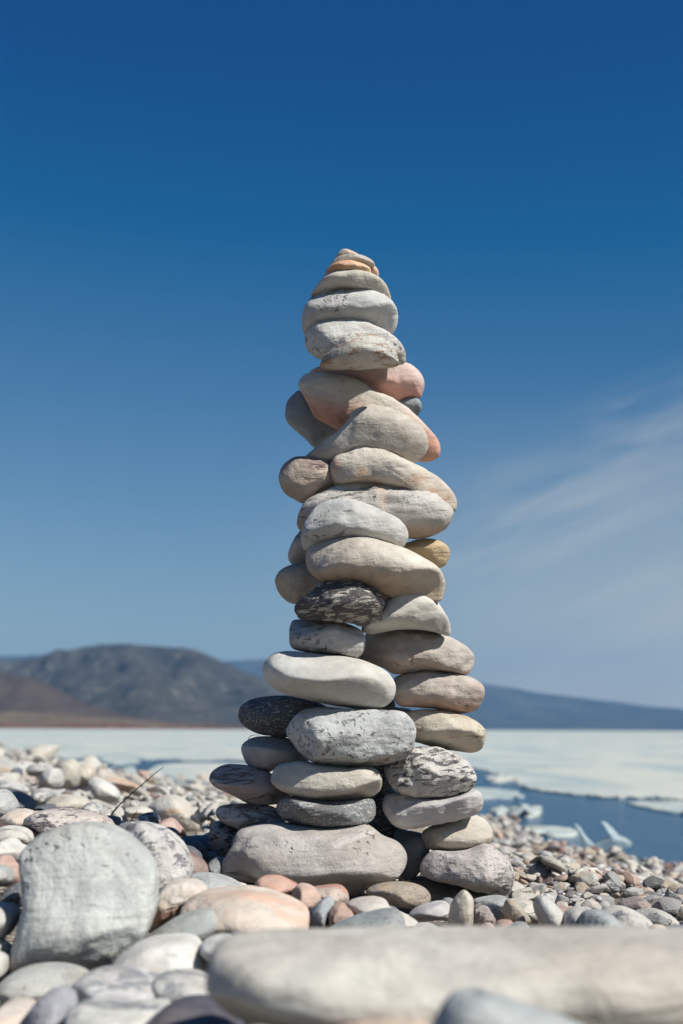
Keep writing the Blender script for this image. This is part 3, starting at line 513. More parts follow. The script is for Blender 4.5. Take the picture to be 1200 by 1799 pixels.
m = bpy.data.materials.new('gravel'); m.use_nodes = True; t = NT(m.node_tree); b_ = m.node_tree.nodes['Principled BSDF']
gp = t.n('ShaderNodeNewGeometry').outputs['Position']
vo = t.n('ShaderNodeTexVoronoi'); t.put(vo.inputs['Vector'], gp); vo.inputs['Scale'].default_value = 150
sp = t.n('ShaderNodeSeparateColor'); t.put(sp.inputs[0], vo.outputs['Color'])
gcol = t.mix(t.ramp(sp.outputs[0], .2, .8), (.15, .13, .115), (.34, .31, .27)); gcol = t.mix(t.m('MULTIPLY', t.ramp(sp.outputs[1], .7, .9), .5), gcol, (.26, .15, .11))
t.put(b_.inputs['Base Color'], gcol); b_.inputs['Roughness'].default_value = .9
t.L.new(t.bump(t.m('SUBTRACT', 1.0, vo.outputs['Distance']), .9, .012), b_.inputs['Normal'])
xs = np.concatenate([np.linspace(-60, -8, 22, endpoint=False), np.linspace(-8, -2, 40, endpoint=False), np.linspace(-2, 2, 120, endpoint=False), np.linspace(2, 9, 24)])
ys = np.concatenate([np.linspace(-9, .2, 24, endpoint=False), np.linspace(.2, 4, 110, endpoint=False), np.linspace(4, 14, 70, endpoint=False), np.linspace(14, 62, 40)])
gx_, gy_ = np.meshgrid(xs, ys); gz_ = ground_z(gx_, gy_) - .012
nx, ny = len(xs), len(ys)
ii = (np.arange(ny - 1)[:, None] * nx + np.arange(nx - 1)[None]).ravel()
tag(mesh_obj('ground', np.stack([gx_, gy_, gz_], -1), np.stack([ii, ii + 1, ii + nx + 1, ii + nx], 1), m), kind='structure')

# ------------------------------------------------------------------ pebbles: rained onto a height raster so that they pile up
rng = np.random.RandomState(11)
RX0, RX1, RY0, RY1, RS = -6.0, 2.6, .30, 16.0, .0125
rw, rh = int((RX1 - RX0) / RS), int((RY1 - RY0) / RS)
yy = RY0 + (np.arange(rh) + .5) * RS; xx = RX0 + (np.arange(rw) + .5) * RS
coarse = 4
cx_, cy_ = np.meshgrid(xx[::coarse], yy[::coarse]); cz_ = ground_z(cx_, cy_); cs_ = shore_dist(cx_, cy_)
R = np.repeat(np.repeat(cz_, coarse, 0), coarse, 1)[:rh, :rw].copy()
SD = np.repeat(np.repeat(cs_, coarse, 0), coarse, 1)[:rh, :rw]
BLK = np.zeros((rh, rw), bool)
for ob, V, Fc in HAND:
    if V[:, 2].min() > .30: continue
    lo, hi = V.min(0), V.max(0); c = (lo + hi) / 2; h = (hi - lo) / 2 * .93
    i0, i1 = int((lo[1] - RY0) / RS), int((hi[1] - RY0) / RS) + 1; j0, j1 = int((lo[0] - RX0) / RS), int((hi[0] - RX0) / RS) + 1
    i0, j0 = max(i0, 0), max(j0, 0)
    sy = (yy[i0:i1, None] - c[1]) / h[1]; sx_ = (xx[None, j0:j1] - c[0]) / h[0]
    BLK[i0:i1, j0:j1] |= (sy ** 2 + sx_ ** 2) < 1
SM_ = np.zeros((460, 320)); SY = np.full((460, 320), -1.0)     # what the single stones cover, seen from the front
for ob, V, Fc in HAND:
    if ob.name.startswith('cairn'): continue
    pr = np.array([proj(v) for v in V[::5]]); yv = V[:, 1].mean(); c_ = pr.mean(0)
    for a_, b_ in c_ + (pr - c_) * .92:
        i_, j_ = int(b_ / 4), int(a_ / 4)
        if 0 <= i_ < 460 and 0 <= j_ < 320: SY[max(i_ - 1, 0):i_ + 2, max(j_ - 1, 0):j_ + 2] = np.maximum(SY[max(i_ - 1, 0):i_ + 2, max(j_ - 1, 0):j_ + 2], yv)
def hides(X, Y, z, a, c):
    n_ = 0
    for dx, dz in ((0, c * .9), (-a * .5, c * .7), (a * .5, c * .7), (0, 0), (-a * .8, .2 * c), (a * .8, .2 * c)):
        q = proj((X + dx, Y, z + dz)); i_, j_ = int(q[1] / 4), int(q[0] / 4)
        if 0 <= i_ < 460 and 0 <= j_ < 320 and SY[i_, j_] > Y + .01: n_ += 1
    return n_ >= 2
ico = {}
def icos(n):
    if n not in ico:
        import bmesh
        bm = bmesh.new(); bmesh.ops.create_icosphere(bm, subdivisions=n, radius=1)
        v = np.array([x.co[:] for x in bm.verts]); f = np.array([[x.index for x in q.verts] for q in bm.faces]); bm.free(); ico[n] = (v, f)
    return ico[n]
def pebble(sub, dims, rs, facets=6, nz=1):
    v, f = icos(sub); p = v.copy()
    e = rs.uniform(2.0, 2.9); p = p * ((np.abs(p) ** e).sum(1) ** (-1 / e))[:, None]
    sharp = .006 if rs.rand() < .7 else .05
    for _ in range(facets + 3):
        d = rs.normal(size=3); d /= np.linalg.norm(d); dt = p @ d; ct = rs.uniform(.46, .84)
        u_ = np.clip(dt - ct, 0, None); p = p - (u_ * u_ / (u_ + sharp))[:, None] * d * .95
    for _ in range(3):
        d = rs.normal(size=3) * rs.uniform(1.2, 2.6); ph = rs.uniform(0, 6.28); p = p * (1 + .045 * nz * np.sin(p @ d + ph))[:, None]
    p[:, 0] *= 1 + rs.uniform(-.22, .22) * p[:, 1] + rs.uniform(-.1, .1) * p[:, 0]
    return p * dims, f
CCOL = np.array([(.56, .54, .49), (.50, .47, .41), (.42, .42, .40), (.54, .50, .44), (.46, .44, .41), (.33, .34, .34), (.52, .41, .34), (.42, .29, .23), (.30, .21, .18), (.46, .38, .28), (.14, .15, .17), (.58, .57, .54), (.25, .26, .27)])
CNAME = ['cream', 'beige', 'grey', 'pale cream', 'light grey', 'mid grey', 'peach', 'reddish', 'brown', 'sandy tan', 'dark slate', 'white', 'dark grey']
CW = np.array([.17, .14, .11, .15, .11, .06, .06, .025, .02, .05, .02, .12, .02]); CW /= CW.sum()
CWR = np.array([.10, .12, .10, .08, .10, .07, .10, .10, .09, .08, .04, .05, .07]); CWR /= CWR.sum()
PEB = []   # x y z a b c yaw tilt_axis tilt colour
def drop(N, rfun, region, maxlift):
    for _ in range(N):
        Y = region(rng); half = (.30 if Y < 4 else .27) * Y + .12
        X = rng.uniform(-half, half)
        if not (RX0 + .1 < X < RX1 - .1 and RY0 + .05 < Y < RY1 - .1): continue
        j, i = int((X - RX0) / RS), int((Y - RY0) / RS)
        s = SD[i, j]
        if s < -.02: continue
        a = rfun(rng, X, Y, s)
        if a is None: continue
        b = a * rng.uniform(.62, .95); c = a * rng.uniform(.26, .60)
        r = max(int(b / RS * .85), 1)
        i0, i1, j0, j1 = max(i - r, 0), min(i + r + 1, rh), max(j - r, 0), min(j + r + 1, rw)
        if BLK[i0:i1, j0:j1].any(): continue
        sub = R[i0:i1, j0:j1]
        g = ground_z_fast(i, j)
        hz = np.percentile(sub, 55)
        if hz - g > maxlift: continue
        # tilt follows the local slope
        gyv = (sub[-1].mean() - sub[0].mean()) / (2 * r * RS); gxv = (sub[:, -1].mean() - sub[:, 0].mean()) / (2 * r * RS)
        gxv = np.clip(gxv, -.7, .7) + rng.normal() * .12; gyv = np.clip(gyv, -.7, .7) + rng.normal() * .12
        z = hz + c * .62
        if Y < 4.7 and hides(X, Y, z, a, c): continue
        w_ = CWR if X > .15 else CW
        col = rng.choice(len(CCOL), p=w_)
        PEB.append((X, Y, z, a, b, c, rng.uniform(0, 6.28), gxv, gyv, col))
        ry, rx = (np.arange(i0, i1) - i)[:, None] * RS, (np.arange(j0, j1) - j)[None] * RS
        q = 1 - (ry ** 2 + rx ** 2) / (a * b)
        top = z + c * .9 * np.sqrt(np.clip(q, 0, 1)) + rx * gxv * .8 + ry * gyv * .8
        R[i0:i1, j0:j1] = np.where(q > 0, np.maximum(sub, top), sub)
G0 = R.copy()
def ground_z_fast(i, j): return G0[i, j]
def big_r(r, X, Y, s):
    if Y > 2.3 and X < -.17 * Y and X < -.12 * Y + .15: return r.uniform(.035, .085)
    return None
def med_r(r, X, Y, s):
    if X < -.13 * Y: return r.uniform(.02, .05)
    if X > .16 and Y < 1.9: return r.uniform(.009, .020)
    if Y < 1.9: return r.uniform(.014, .030)
    return (r.uniform(.008, .018) if Y < 3 or r.rand() < .8 else r.uniform(.02, .035)) if X > 0 else (r.uniform(.015, .03) if r.rand() < .7 else None)
def small_r(r, X, Y, s):
    k = 1 if Y < 3.5 else 1.3
    return r.uniform(.008, .018) * k
U = lambda lo, hi: (lambda r: lo + (hi - lo) * r.rand() ** .7)
drop(900, big_r, U(1.7, 7), .05)
drop(700, med_r, U(.5, 1.9), .03)
drop(4200, med_r, U(1.6, 8), .045)
drop(2600, small_r, U(.5, 1.9), .03)
drop(3000, lambda r, X, Y, s: r.uniform(.004, .008), U(.9, 2.3), .03)
drop(13000, small_r, U(1.6, 6), .03)
drop(3500, lambda r, X, Y, s: r.uniform(.02, .045), U(5.5, 14), .04)
print('pebbles', len(PEB))
def place(p, dims_v):
    X, Y, z, a, b, c, yaw, gxv, gyv, col = p
    cy, sy = math.cos(yaw), math.sin(yaw)
    v = dims_v.copy(); v = np.stack([v[:, 0] * cy - v[:, 1] * sy, v[:, 0] * sy + v[:, 1] * cy, v[:, 2]], 1)
    nrm = Vector((-gxv, -gyv, 1)).normalized(); q = Vector((0, 0, 1)).rotation_difference(nrm).to_matrix()
    return v @ np.array(q).T + np.array([X, Y, z])
# visibility of each pebble from the camera: the 300 that show largest become things of their own
vs, fs, own, off = [], [], [], 0
for k, (ob, V, Fc) in enumerate(HAND):
    vs.append(V); fs += (Fc + off).tolist(); own += [-1] * len(Fc); off += len(V)
v1, f1 = icos(1)
cells = []
for k, p in enumerate(PEB):
    pv = place(p, v1 * np.array([p[3], p[4], p[5]]) * .97)
    vs.append(pv); fs += (f1 + off).tolist(); own += [k] * len(f1); off += len(pv); cells.append(pv)
bvh = BVHTree.FromPolygons(np.concatenate(vs).tolist(), fs)
score = np.zeros(len(PEB)); spos = np.zeros((len(PEB), 2))
for py in range(1300, 1799, 3):
    for px in range(1, 1200, 3):
        if py < 1560 and 560 < px < 700: continue
        d = ray(px, py).normalized()
        h = bvh.ray_cast(ORG, d)
        if h[2] is not None:
            o_ = own[h[2]]
            if o_ >= 0: score[o_] += 1; spos[o_] += (px, py)
order = np.argsort(-score)
n_ind = min(300 - len(HAND) + 44, int((score > 2).sum()))
IND = [int(k) for k in order[:n_ind]]
indset = set(IND)
# labels of the single scattered stones, from what they look like and what they lie beside
REG = []
for ob, V, Fc in HAND:
    c = V.mean(0); REG.append((proj(c), ob['label']))
LM = [((160, 1570), 'the huge grey boulder'), ((560, 1510), "the cairn's bottom block"), ((825, 1525), 'the pitted corner boulder'), ((430, 1605), 'the pale orange slab'),
      ((808, 1605), 'the upright finger stone'), ((1010, 1610), 'the veined stones on the right'), ((965, 1610), 'the tilted pale oval'), ((300, 1430), 'the big orange-faced stone'),
      ((275, 1490), 'the veined boulder'), ((115, 1440), 'the black-streaked stone'), ((30, 1410), 'the leftmost navy stone'), ((90, 1365), 'the white angular stone'),
      ((185, 1375), 'the flat-faced white stone'), ((235, 1395), 'the dry grass stem'), ((1170, 1545), "the water at the right"), ((1040, 1480), 'the ice shards'),
      ((900, 1470), "the water beside the cairn"), ((1000, 1545), 'the gravel slope'), ((380, 1440), "the cairn's left side"), ((340, 1510), 'the shaded dark stones'), ((700, 1600), 'the blue grey wedge'),
      ((1100, 1590), 'the round pale stone'), ((20, 1490), 'the white bean stone'), ((280, 1640), 'the smooth white rounded stone'), ((900, 1560), "the cairn's right foot")]
info = {}
med = np.median([PEB[k][3] for k in IND])
for k in IND:
    px, py = spos[k] / max(score[k], 1); p = PEB[k]
    q, nm = min(LM, key=lambda e: (e[0][0] - px) ** 2 + ((e[0][1] - py) * 1.6) ** 2)
    dx, dy = px - q[0], (py - q[1]) * 1.6
    rel = ('right of ' if dx > 0 else 'left of ') if abs(dx) > abs(dy) else ('in front of ' if dy > 0 else 'beyond ')
    if nm.startswith('the middle'): rel = 'in '
    shp = 'flat' if p[5] / p[3] < .42 else ('roundish' if p[4] / p[3] > .85 else ('long' if p[4] / p[3] < .7 else 'plump'))
    sz = 'large' if score[k] > 120 else ('small' if score[k] < 30 else '')
    info.setdefault((CNAME[p[9]] + ' ' + shp, sz, rel + nm), []).append((px, py, k))
ORD = ['leftmost', 'second from left', 'third from left', 'fourth from left', 'fifth from left', 'sixth from left', 'seventh from left', 'eighth from left', 'ninth from left']
LAB = {}
for (a1, a2, a3), L in info.items():
    L.sort()
    for i, e in enumerate(L):
        s_ = ('%s %s stone %s' % (a2, a1, a3)).strip()
        if len(L) > 1: s_ += ', ' + (('left one of two' if i == 0 else 'right one of two') if len(L) == 2 else ORD[min(i, 8)] + ' of %s' % {3: 'three', 4: 'four', 5: 'five', 6: 'six', 7: 'seven'}.get(len(L), 'several'))
        LAB[e[2]] = s_
        if len(s_.split()) > 16: LAB[e[2]] = s_.replace(' stone ', ' ', 1).replace(' one of two', ' of two')
        if len(LAB[e[2]].split()) > 16: print('LONG', s_)
kinds = ['cream', 'cream', 'pgrey', 'cream', 'pgrey', 'grey', 'peach', 'pink', 'brown', 'tan', 'dark', 'white', 'grey']
SM = {}
for ci in range(len(CCOL)):
    for vv in range(3):
        A = tuple(CCOL[ci] * (1.0 + .05 * (vv - 1))); B = tuple(CCOL[ci] * (.72 + .06 * vv))
        o_ = dict(A=A, B=B, cracks=.3 if vv else 0, pits=.4 if vv == 1 else 0, speck=.35 if vv == 2 else 0)
        if vv == 1 and ci in (0, 2, 4, 5, 11): o_['band'] = (tuple(CCOL[ci] * .3), 34, 3.4, .3, 20)
        else: o_['band'] = None
        SM[ci, vv] = stone_mat(kinds[ci], ci * 3 + vv + .5, **o_)
for n_, k in enumerate(IND):
    p = PEB[k]; rs = np.random.RandomState(k)
    v, f = pebble(4 if score[k] > 40 else 3, np.array([p[3], p[4], p[5]]), rs)
    w = place(p, v)
    ob = mesh_obj('pebble' if p[3] < .03 else 'beach_stone', w, f, SM[p[9], k % 3], loc=(p[0], p[1], p[2]))
    tag(ob, LAB[k], 'pebble' if p[3] < .03 else 'stone', 'loose stones scattered over the beach')
# everything smaller: one mass
rest_m = rock('rock_loose', (.4, .4, .4), (.3, .3, .3), attr=True, seed=.7, bump=.8, speck=.2)
sets = {3: [], 2: [], 1: []}
VV, FF, KK, off = [], [], [], 0
for k, p in enumerate(PEB):
    if k in indset: continue
    sub = 3 if p[1] < 1.6 else (2 if p[1] < 6 else 1)
    v, f = pebble(sub, np.array([p[3], p[4], p[5]]), np.random.RandomState(k), facets=5)
    VV.append(place(p, v)); FF.append(f + off); off += len(v)
    c = CCOL[p[9]] * np.random.RandomState(k + 5).uniform(.82, 1.08)
    KK.append(np.repeat(np.append(c, 1)[None], len(v), 0))
VV, FF, KK = np.concatenate(VV), np.concatenate(FF), np.concatenate(KK)
me = bpy.data.meshes.new('pebble_beach')
me.vertices.add(len(VV)); me.vertices.foreach_set('co', VV.ravel())
me.loops.add(len(FF) * 3); me.loops.foreach_set('vertex_index', FF.ravel())
me.polygons.add(len(FF)); me.polygons.foreach_set('loop_start', np.arange(len(FF)) * 3); me.polygons.foreach_set('use_smooth', np.ones(len(FF), bool))
me.update(calc_edges=True)
ca_ = me.color_attributes.new('Col', 'FLOAT_COLOR', 'POINT'); ca_.data.foreach_set('color', KK.ravel())
me.materials.append(rest_m)
ob = bpy.data.objects.new('pebble_beach', me); COL.objects.link(ob)
tag(ob, 'mass of small mixed pebbles covering the lake beach down to the water', 'pebbles', kind='stuff')
print('faces', len(FF), 'individual', len(IND), 'hand', len(HAND))

# ------------------------------------------------------------------ lake water
m = bpy.data.materials.new('water'); m.use_nodes = True; t = NT(m.node_tree); b_ = m.node_tree.nodes['Principled BSDF']
gp = t.n('ShaderNodeNewGeometry').outputs['Position']
b_.inputs['Base Color'].default_value = (.022, .085, .16, 1); b_.inputs['Roughness'].default_value = .12; b_.inputs['IOR'].default_value = 1.33
w1 = t.noise(t.mapping(gp, (0, 0, 0), (0, 0, .2), (1, 1.8, 1)), 5, 6, .62); w2 = t.noise(gp, 45, 3, .5)
t.L.new(t.bump(w2, .45, .010, t.bump(w1, .85, .09)), b_.inputs['Normal'])
tag(mesh_obj('water', [(-12000, -400, 0), (12000, -400, 0), (12000, 8200, 0), (-12000, 8200, 0)], [[0, 1, 2, 3]], m, False), kind='structure')
# ------------------------------------------------------------------ ice
m = bpy.data.materials.new('snow_ice'); m.use_nodes = True; t = NT(m.node_tree); b_ = m.node_tree.nodes['Principled BSDF']
gp = t.n('ShaderNodeNewGeometry').outputs['Position']
a = t.noise(t.mapping(gp, (0, 0, 0), (0, 0, .2), (1, .28, 1)), .9, 6, .6, .4); a2 = t.noise(gp, .05, 5, .6)
c = t.mix(t.ramp(a, .40, .56), (.34, .40, .39), (.52, .52, .45)); c = t.mix(t.m('MULTIPLY', t.ramp(a2, .50, .60), .5), c, (.36, .43, .45))
a3 = t.noise(t.mapping(gp, (0, 0, 0), (0, 0, .15), (1, .6, 1)), 4, 6, .68); c = t.mix(t.m('MULTIPLY', t.ramp(a3, .42, .62), .35), c, (.36, .42, .42))
t.put(b_.inputs['Base Color'], c); b_.inputs['Roughness'].default_value = .6
t.L.new(t.bump(a3, .5, .03, t.bump(a, .4, .12)), b_.inputs['Normal']); ICE = m
def floe_pts(px, per=8, jit=.02, seed=1, closed=True):
    r_ = np.random.RandomState(seed)
    w = catmull([(lambda q: (q.x, q.y))(PZ(a, b)) for a, b in px], per)
    return w + r_.normal(size=w.shape) * jit
def slab_mesh(name, w, top, mat, dome=.0):
    n = len(w); c = w.mean(0); V = [];
    for s_, z in ((1, -.03), (1.0, top * .7), (.985, top), (.9, top + dome * .5), (.55, top + dome)):
        V += [(c[0] + (x - c[0]) * s_, c[1] + (y - c[1]) * s_, z) for x, y in w]
    V.append((c[0], c[1], top + dome * 1.1)); Fc = []
    for r_ in range(4):
        for i in range(n): j = (i + 1) % n; Fc.append([r_ * n + i, r_ * n + j, (r_ + 1) * n + j, (r_ + 1) * n + i])
    for i in range(n): Fc.append([4 * n + i, 4 * n + (i + 1) % n, 5 * n])
    Fc = [f[::-1] for f in Fc] if ((w[:, 0] * np.roll(w[:, 1], -1) - np.roll(w[:, 0], -1) * w[:, 1]).sum() < 0) else Fc
    return mesh_obj(name, V, Fc, mat, True, loc=(float(c[0]), float(c[1]), 0))
edge = [(-1500, 1322), (-400, 1326), (0, 1328), (93, 1331), (180, 1333), (290, 1335), (420, 1336), (600, 1342), (760, 1346), (833, 1350), (873, 1357), (895, 1366), (913, 1372), (920, 1383), (967, 1391), (1033, 1398), (1100, 1402), (1200, 1407), (1400, 1412), (1900, 1430)]
E = []
r_ = np.random.RandomState(5)
for (a, b), (c, d) in zip(edge[:-1], edge[1:]):
    p0, p1 = PZ(a, b), PZ(c, d); k_ = 14
    for i in range(k_):
        q = p0.lerp(p1, i / k_); E.append((q.x + r_.normal() * .03, q.y + r_.normal() * .05 * (q.y / 8) + .34 * noise.fractal(Vector((q.x * 2.0, 1, 1)), .6, 2, 4) * q.y / 8, 0))
E.append(tuple(PZ(*edge[-1]))); E[0] = (-40, 24, 0)
E = [(-11000, 30, 0)] + E + [(60, 9, 0), (11000, 40, 0)]
V = []; nE = len(E)
for z, dy in ((-.03, 0), (.006, .0), (.012, .12)): V += [(x, y + dy, z) for x, y, _ in E]
V += [(x if abs(x) > 9000 else x * 3 + 20, 60, .014) for x, y, _ in E]
V += [(-11500 + 23000 * i / (nE - 1), 7600, .014) for i in range(nE)]
Fc = [[r2 * nE + i, r2 * nE + i + 1, (r2 + 1) * nE + i + 1, (r2 + 1) * nE + i] for r2 in range(4) for i in range(nE - 1)]
tag(mesh_obj('ice', V, Fc, ICE, False), kind='structure')
IG = 'ice floes drifting in the open water'
for k, (px, lb) in enumerate((
    ([(262, 1351), (285, 1343), (330, 1341), (420, 1342), (520, 1348), (560, 1360), (500, 1378), (400, 1375), (300, 1369), (266, 1362)], 'long white floe lying along the shore just left of the cairn'),
    ([(212, 1352), (222, 1347), (236, 1349), (238, 1356), (220, 1358)], 'tiny white floe in the dark water left of the shore floe'),
    ([(175, 1338), (190, 1334), (230, 1333), (245, 1339), (200, 1343)], 'flat white floe against the ice edge above the gravel at the left'),
    ([(700, 1400), (800, 1387), (843, 1385), (900, 1390), (917, 1397), (905, 1402), (850, 1403), (720, 1410)], 'long thin floe running right from behind the cairn'),
    ([(853, 1368), (870, 1363), (893, 1364), (902, 1370), (880, 1374), (858, 1373)], 'small pale floe just below the corner of the ice sheet'),
    ([(895, 1429), (903, 1419), (924, 1416), (931, 1422), (944, 1419), (949, 1429), (930, 1436), (902, 1435)], 'small lumpy floe alone in the blue water right of the cairn'),
    ([(1105, 1413), (1133, 1408), (1200, 1409), (1330, 1415), (1400, 1436), (1250, 1436), (1190, 1430), (1150, 1423)], 'white floe cut by the right edge below the ice sheet'),
    ([(862, 1425), (878, 1419), (891, 1424), (880, 1431)], 'tiny floe beside the tan stone of the cairn'),
    ([(925, 1459), (960, 1455), (1010, 1462), (1005, 1470), (940, 1469)], 'thin slushy floe close to the shore left of the ice shards'),
)):
    w = floe_pts(px, 6, .012, k)
    tag(slab_mesh('ice_floe', w, .005 + .002 * (k % 3), ICE, .004), lb, 'ice floe', IG)
# the two upturned shards: a jagged plate frozen on edge in the shallows
Ys = 4.2
shm = bpy.data.materials.new('clear_ice'); shm.use_nodes = True; b_ = shm.node_tree.nodes['Principled BSDF']; t = NT(shm.node_tree)
b_.inputs['Base Color'].default_value = (.62, .72, .74, 1); b_.inputs['Roughness'].default_value = .28; b_.inputs['Transmission Weight'].default_value = .55; b_.inputs['IOR'].default_value = 1.31
t.L.new(t.bump(t.noise(t.n('ShaderNodeNewGeometry').outputs['Position'], 60, 4, .6), .8, .01), b_.inputs['Normal'])
def shard(front, th, yo):
    f3 = [P(a, b, Ys + yo) for a, b in front]; n = len(f3); c = sum(f3, Vector()) / n
    V = [tuple(p + Vector((0, -th * .5, 0))) for p in f3] + [tuple(c + (p - c) * .86 + Vector((.01, th * .9, 0))) for p in f3]
    V += [tuple(c + Vector((0, -th * .9, .0)))]
    Fc = [[i, (i + 1) % n, n + (i + 1) % n, n + i] for i in range(n)] + [[(i + 1) % n, i, 2 * n] for i in range(n)] + [list(range(n, 2 * n))]
    return V, Fc
e_ = bpy.data.objects.new('ice_chunk', None); COL.objects.link(e_); e_.location = P(1060, 1487, Ys); e_['label'] = 'jagged white ice chunk with two upturned shards in the shallow water'; e_['category'] = 'ice chunk'
for nm, fr, th, yo in (('shard', [(1008, 1446), (1013, 1450), (1023, 1466), (1034, 1478), (1047, 1490), (1040, 1502), (1029, 1492), (1022, 1480), (1014, 1464)], .02, -.03),
                       ('shard', [(1054, 1441), (1063, 1444), (1076, 1456), (1088, 1469), (1098, 1472), (1110, 1480), (1106, 1488), (1085, 1494), (1056, 1493), (1040, 1488), (1046, 1480), (1060, 1476), (1070, 1466), (1064, 1454)], .035, .04)):
    V, Fc = shard(fr, th, yo); o2 = mesh_obj(nm, V, Fc, shm, False); o2.parent = e_; o2.matrix_parent_inverse = Matrix.Translation(e_.location).inverted()

# ------------------------------------------------------------------ hills
def hill_mat(name, A, B, S, sc, samt, haze=0):
    m = bpy.data.materials.new(name); m.use_nodes = True; t = NT(m.node_tree); b_ = m.node_tree.nodes['Principled BSDF']
    gp = t.n('ShaderNodeNewGeometry').outputs['Position']
    a = t.noise(gp, sc, 6, .62, .5); c = t.mix(t.ramp(a, .38, .62), A, B)
    s1 = t.noise(t.mapping(gp, (50, 0, 90), (0, .35, 0), (1, .6, .35)), sc * 2.6, 8, .7, .5)
    c = t.mix(t.ramp(s1, .70 - .25 * samt, .78 - .2 * samt), c, S)
    t.put(b_.inputs['Base Color'], c); b_.inputs['Roughness'].default_value = .95; b_.inputs['Specular IOR Level'].default_value = .05
    t.L.new(t.bump(t.noise(gp, sc * 3, 6, .65), 1.0, 22.0), b_.inputs['Normal'])
    return m
def hill(prof, Yc, run, mat, gul, name='hill', zb=0.0, fq=1.0, cols=240, rows=26, rough=0.0):
    pr = catmull(prof, 12)[:-12 * 1 - 11] if False else None
    px = np.array([p[0] for p in prof], float); py = np.array([p[1] for p in prof], float)
    q = np.linspace(px[0], px[-1], cols); pyi = np.interp(q, px, py)
    k_ = np.ones(5) / 5; pyi[2:-2] = np.convolve(pyi, k_, 'valid')
    V = []
    for r2 in range(rows):
        tt = r2 / (rows - 1)
        for i in range(cols):
            c = P(q[i], pyi[i], Yc)
            nz = noise.fractal(Vector((c.x / gul * 2.0 * fq, tt * 1.2, 3)), .9, 2, 5)
            nz2 = noise.fractal(Vector((c.x / gul * 5 * fq, tt * 5, 9)), .8, 2, 4)
            y = Yc - run * (tt + .22 * nz * math.sin(tt * math.pi))
            z = (c.z - zb) * (1 - tt) ** 1.15 * (1 + .30 * nz2 * math.sin(tt * math.pi) ** .6) + zb
            if r2 == 0 and rough: z += rough * nz2
            V.append((c.x, y, max(z, zb - 2 * (tt == 1))))
    for i in range(cols):
        c = P(q[i], pyi[i], Yc); V.append((c.x, Yc + run * .5, zb - 2))
    n = cols; Fc = [[r2 * n + i, r2 * n + i + 1, (r2 + 1) * n + i + 1, (r2 + 1) * n + i][::-1] for r2 in range(rows - 1) for i in range(n - 1)]
    L = rows * n; Fc += [[L + i, L + i + 1, i + 1, i][::-1] for i in range(n - 1)]
    return tag(mesh_obj(name, V, Fc, mat, True), kind='structure')
far_m = hill_mat('far_forest', (.055, .065, .065), (.085, .09, .08), (.20, .20, .20), .004, .12)
main_m = hill_mat('hill_scrub', (.055, .056, .050), (.085, .078, .068), (.15, .145, .125), .011, .66)
foot_m = hill_mat('foothill', (.070, .055, .047), (.10, .076, .062), (.13, .105, .085), .012, .5)
grass_m = hill_mat('dry_grass', (.30, .235, .16), (.22, .165, .12), (.34, .28, .20), .03, .6)
hill([(-3500, 1180), (-1500, 1140), (-600, 1160), (-300, 1148), (0, 1153), (60, 1151), (110, 1149), (250, 1165), (390, 1162), (430, 1160), (470, 1158), (560, 1164), (700, 1184), (830, 1199), (870, 1208), (920, 1215), (1000, 1223), (1080, 1232), (1140, 1240), (1200, 1247), (1400, 1258), (1800, 1266), (2400, 1262), (4000, 1240)], 7000, 1500, far_m, 2600, cols=420, rough=6)
hill([(-900, 1240), (-500, 1190), (-200, 1166), (0, 1161), (60, 1157), (100, 1152), (125, 1143), (150, 1135), (180, 1131), (240, 1133), (300, 1137), (330, 1139), (350, 1144), (368, 1152), (392, 1163), (430, 1180), (520, 1212), (640, 1246), (780, 1279)], 2700, 850, main_m, 420, cols=300, rows=40, rough=2)
hill([(-1500, 1175), (-500, 1160), (0, 1180), (60, 1192), (110, 1214), (160, 1238), (220, 1256), (300, 1270), (420, 1281)], 1750, 350, foot_m, 300, cols=160, rough=1)
hill([(-2500, 1225), (-500, 1238), (0, 1250), (60, 1249), (150, 1257), (250, 1266), (350, 1274), (440, 1281)], 1330, 300, grass_m, 300, cols=120, rows=14)
# red willow scrub along the far shore
m = bpy.data.materials.new('willow_scrub'); m.use_nodes = True; t = NT(m.node_tree); b_ = m.node_tree.nodes['Principled BSDF']
a = t.noise(t.n('ShaderNodeNewGeometry').outputs['Position'], .12, 4, .6); t.put(b_.inputs['Base Color'], t.mix(t.ramp(a, .4, .6), (.16, .060, .045), (.20, .11, .075))); b_.inputs['Roughness'].default_value = 1
r_ = np.random.RandomState(8); V, Fc = [], []
for k in range(16000):
    px = r_.uniform(-900, 620) ; yq = r_.uniform(985, 1040); x = P(px, 1283, yq).x
    hmax = 3.6 * (.55 + .45 * math.sin(px * .021) * math.sin(px * .05 + 1)) * (1 if px < 380 else .45)
    z = r_.uniform(0, max(hmax, .8)); s_ = r_.uniform(.25, .7); i = len(V); d = r_.normal(size=(3, 3)) * s_; d[:, 2] *= 1.6
    V += [(x + e[0], yq + e[1], max(z + e[2], 0)) for e in d]; Fc.append([i, i + 1, i + 2])
tag(mesh_obj('willow_scrub', V, Fc, m, False), 'low reddish brown willow scrub along the far shore at the left', 'scrub', kind='stuff')

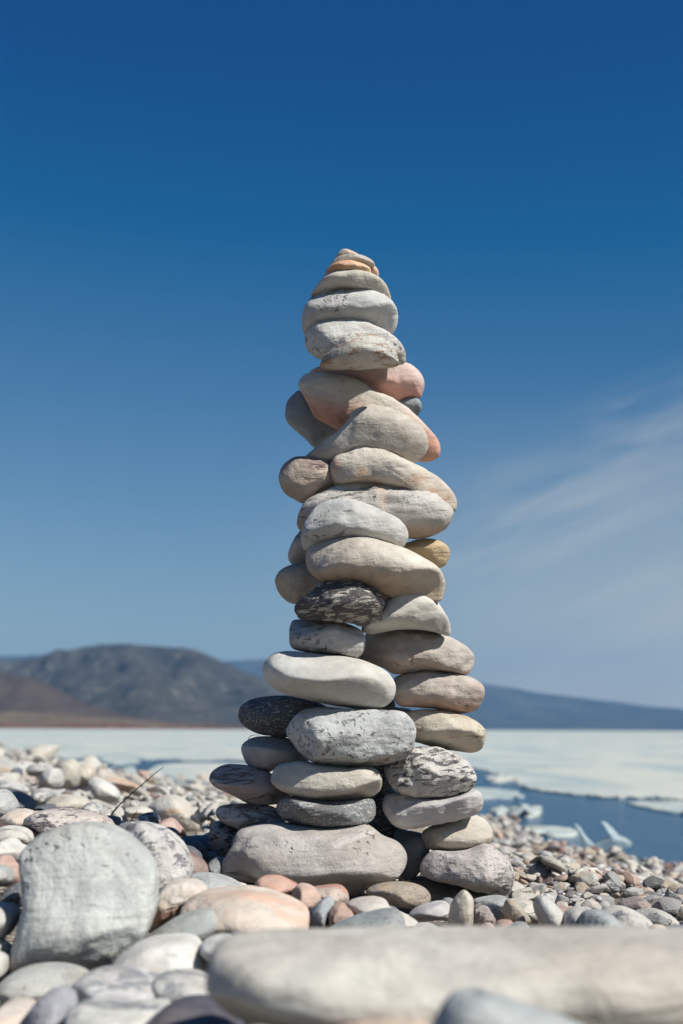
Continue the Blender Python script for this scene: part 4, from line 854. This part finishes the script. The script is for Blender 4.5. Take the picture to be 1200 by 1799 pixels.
# ------------------------------------------------------------------ dry grass stems
m = bpy.data.materials.new('dry_stem'); m.use_nodes = True; m.node_tree.nodes['Principled BSDF'].inputs['Base Color'].default_value = (.10, .075, .045, 1)
def stem(pts, r0, r1, label):
    V, Fc = [], []; n = len(pts)
    for i, p in enumerate(pts):
        r2 = r0 + (r1 - r0) * i / (n - 1)
        for a in range(6): V.append((p[0] + r2 * math.cos(a * math.pi / 3) * .8, p[1] + r2 * math.cos(a * math.pi / 3) * .6, p[2] + r2 * math.sin(a * math.pi / 3)))
    for i in range(n - 1):
        for a in range(6): b = (a + 1) % 6; Fc.append([i * 6 + a, i * 6 + b, i * 6 + 6 + b, i * 6 + 6 + a])
    Fc += [list(range(6))[::-1], list(range(6 * n - 6, 6 * n))]
    return tag(mesh_obj('grass_stem', V, Fc, m, True, loc=tuple(pts[0])), label, 'grass stem', 'dry grass stems between the stones')
c4 = [(195, 1432), (201, 1424), (210, 1414), (225, 1400), (243, 1384), (262, 1368), (276, 1356), (287, 1348)]
stem([P(a, b, 1.58 + .004 * i) for i, (a, b) in enumerate(c4)], .0010, .0003, 'long thin dry grass stem slanting up right between the stones at the left')
stem([P(a, b, 1.55 + .003 * i) for i, (a, b) in enumerate([(229, 1445), (233, 1437), (238, 1429), (241, 1424)])], .0009, .0003, 'short dark dry grass stem just right of the long one')
stem([P(a, b, 1.42) for a, b in [(640, 1573), (639, 1567), (638, 1561), (641, 1554)]], .0012, .0005, 'tiny pale straw beside the brown oval pebble under the cairn')
stem([P(a, b, 1.50 - .002 * i) for i, (a, b) in enumerate([(436, 1299), (440, 1293), (449, 1291), (456, 1292)])], .0004, .0002, 'wisp of dry grass hanging below the dark speckled oval stone')

# ------------------------------------------------------------------ haze over the lake
m = bpy.data.materials.new('haze_air'); m.use_nodes = True; nt = m.node_tree
for n_ in list(nt.nodes):
    if n_.type != 'OUTPUT_MATERIAL': nt.nodes.remove(n_)
pv = nt.nodes.new('ShaderNodeVolumePrincipled'); pv.inputs['Color'].default_value = (.17, .44, .84, 1); pv.inputs['Density'].default_value = 9.5e-5
nt.links.new(pv.outputs[0], [n_ for n_ in nt.nodes if n_.type == 'OUTPUT_MATERIAL'][0].inputs['Volume'])
x0, x1, y0, y1, z0, z1 = -13000, 13000, -600, 9200, -3.5, 470
V = [(x, y, z) for x in (x0, x1) for y in (y0, y1) for z in (z0, z1)]
tag(mesh_obj('haze', V, [[0, 1, 3, 2], [4, 6, 7, 5], [0, 4, 5, 1], [2, 3, 7, 6], [0, 2, 6, 4], [1, 5, 7, 3]], m, False), kind='stuff')
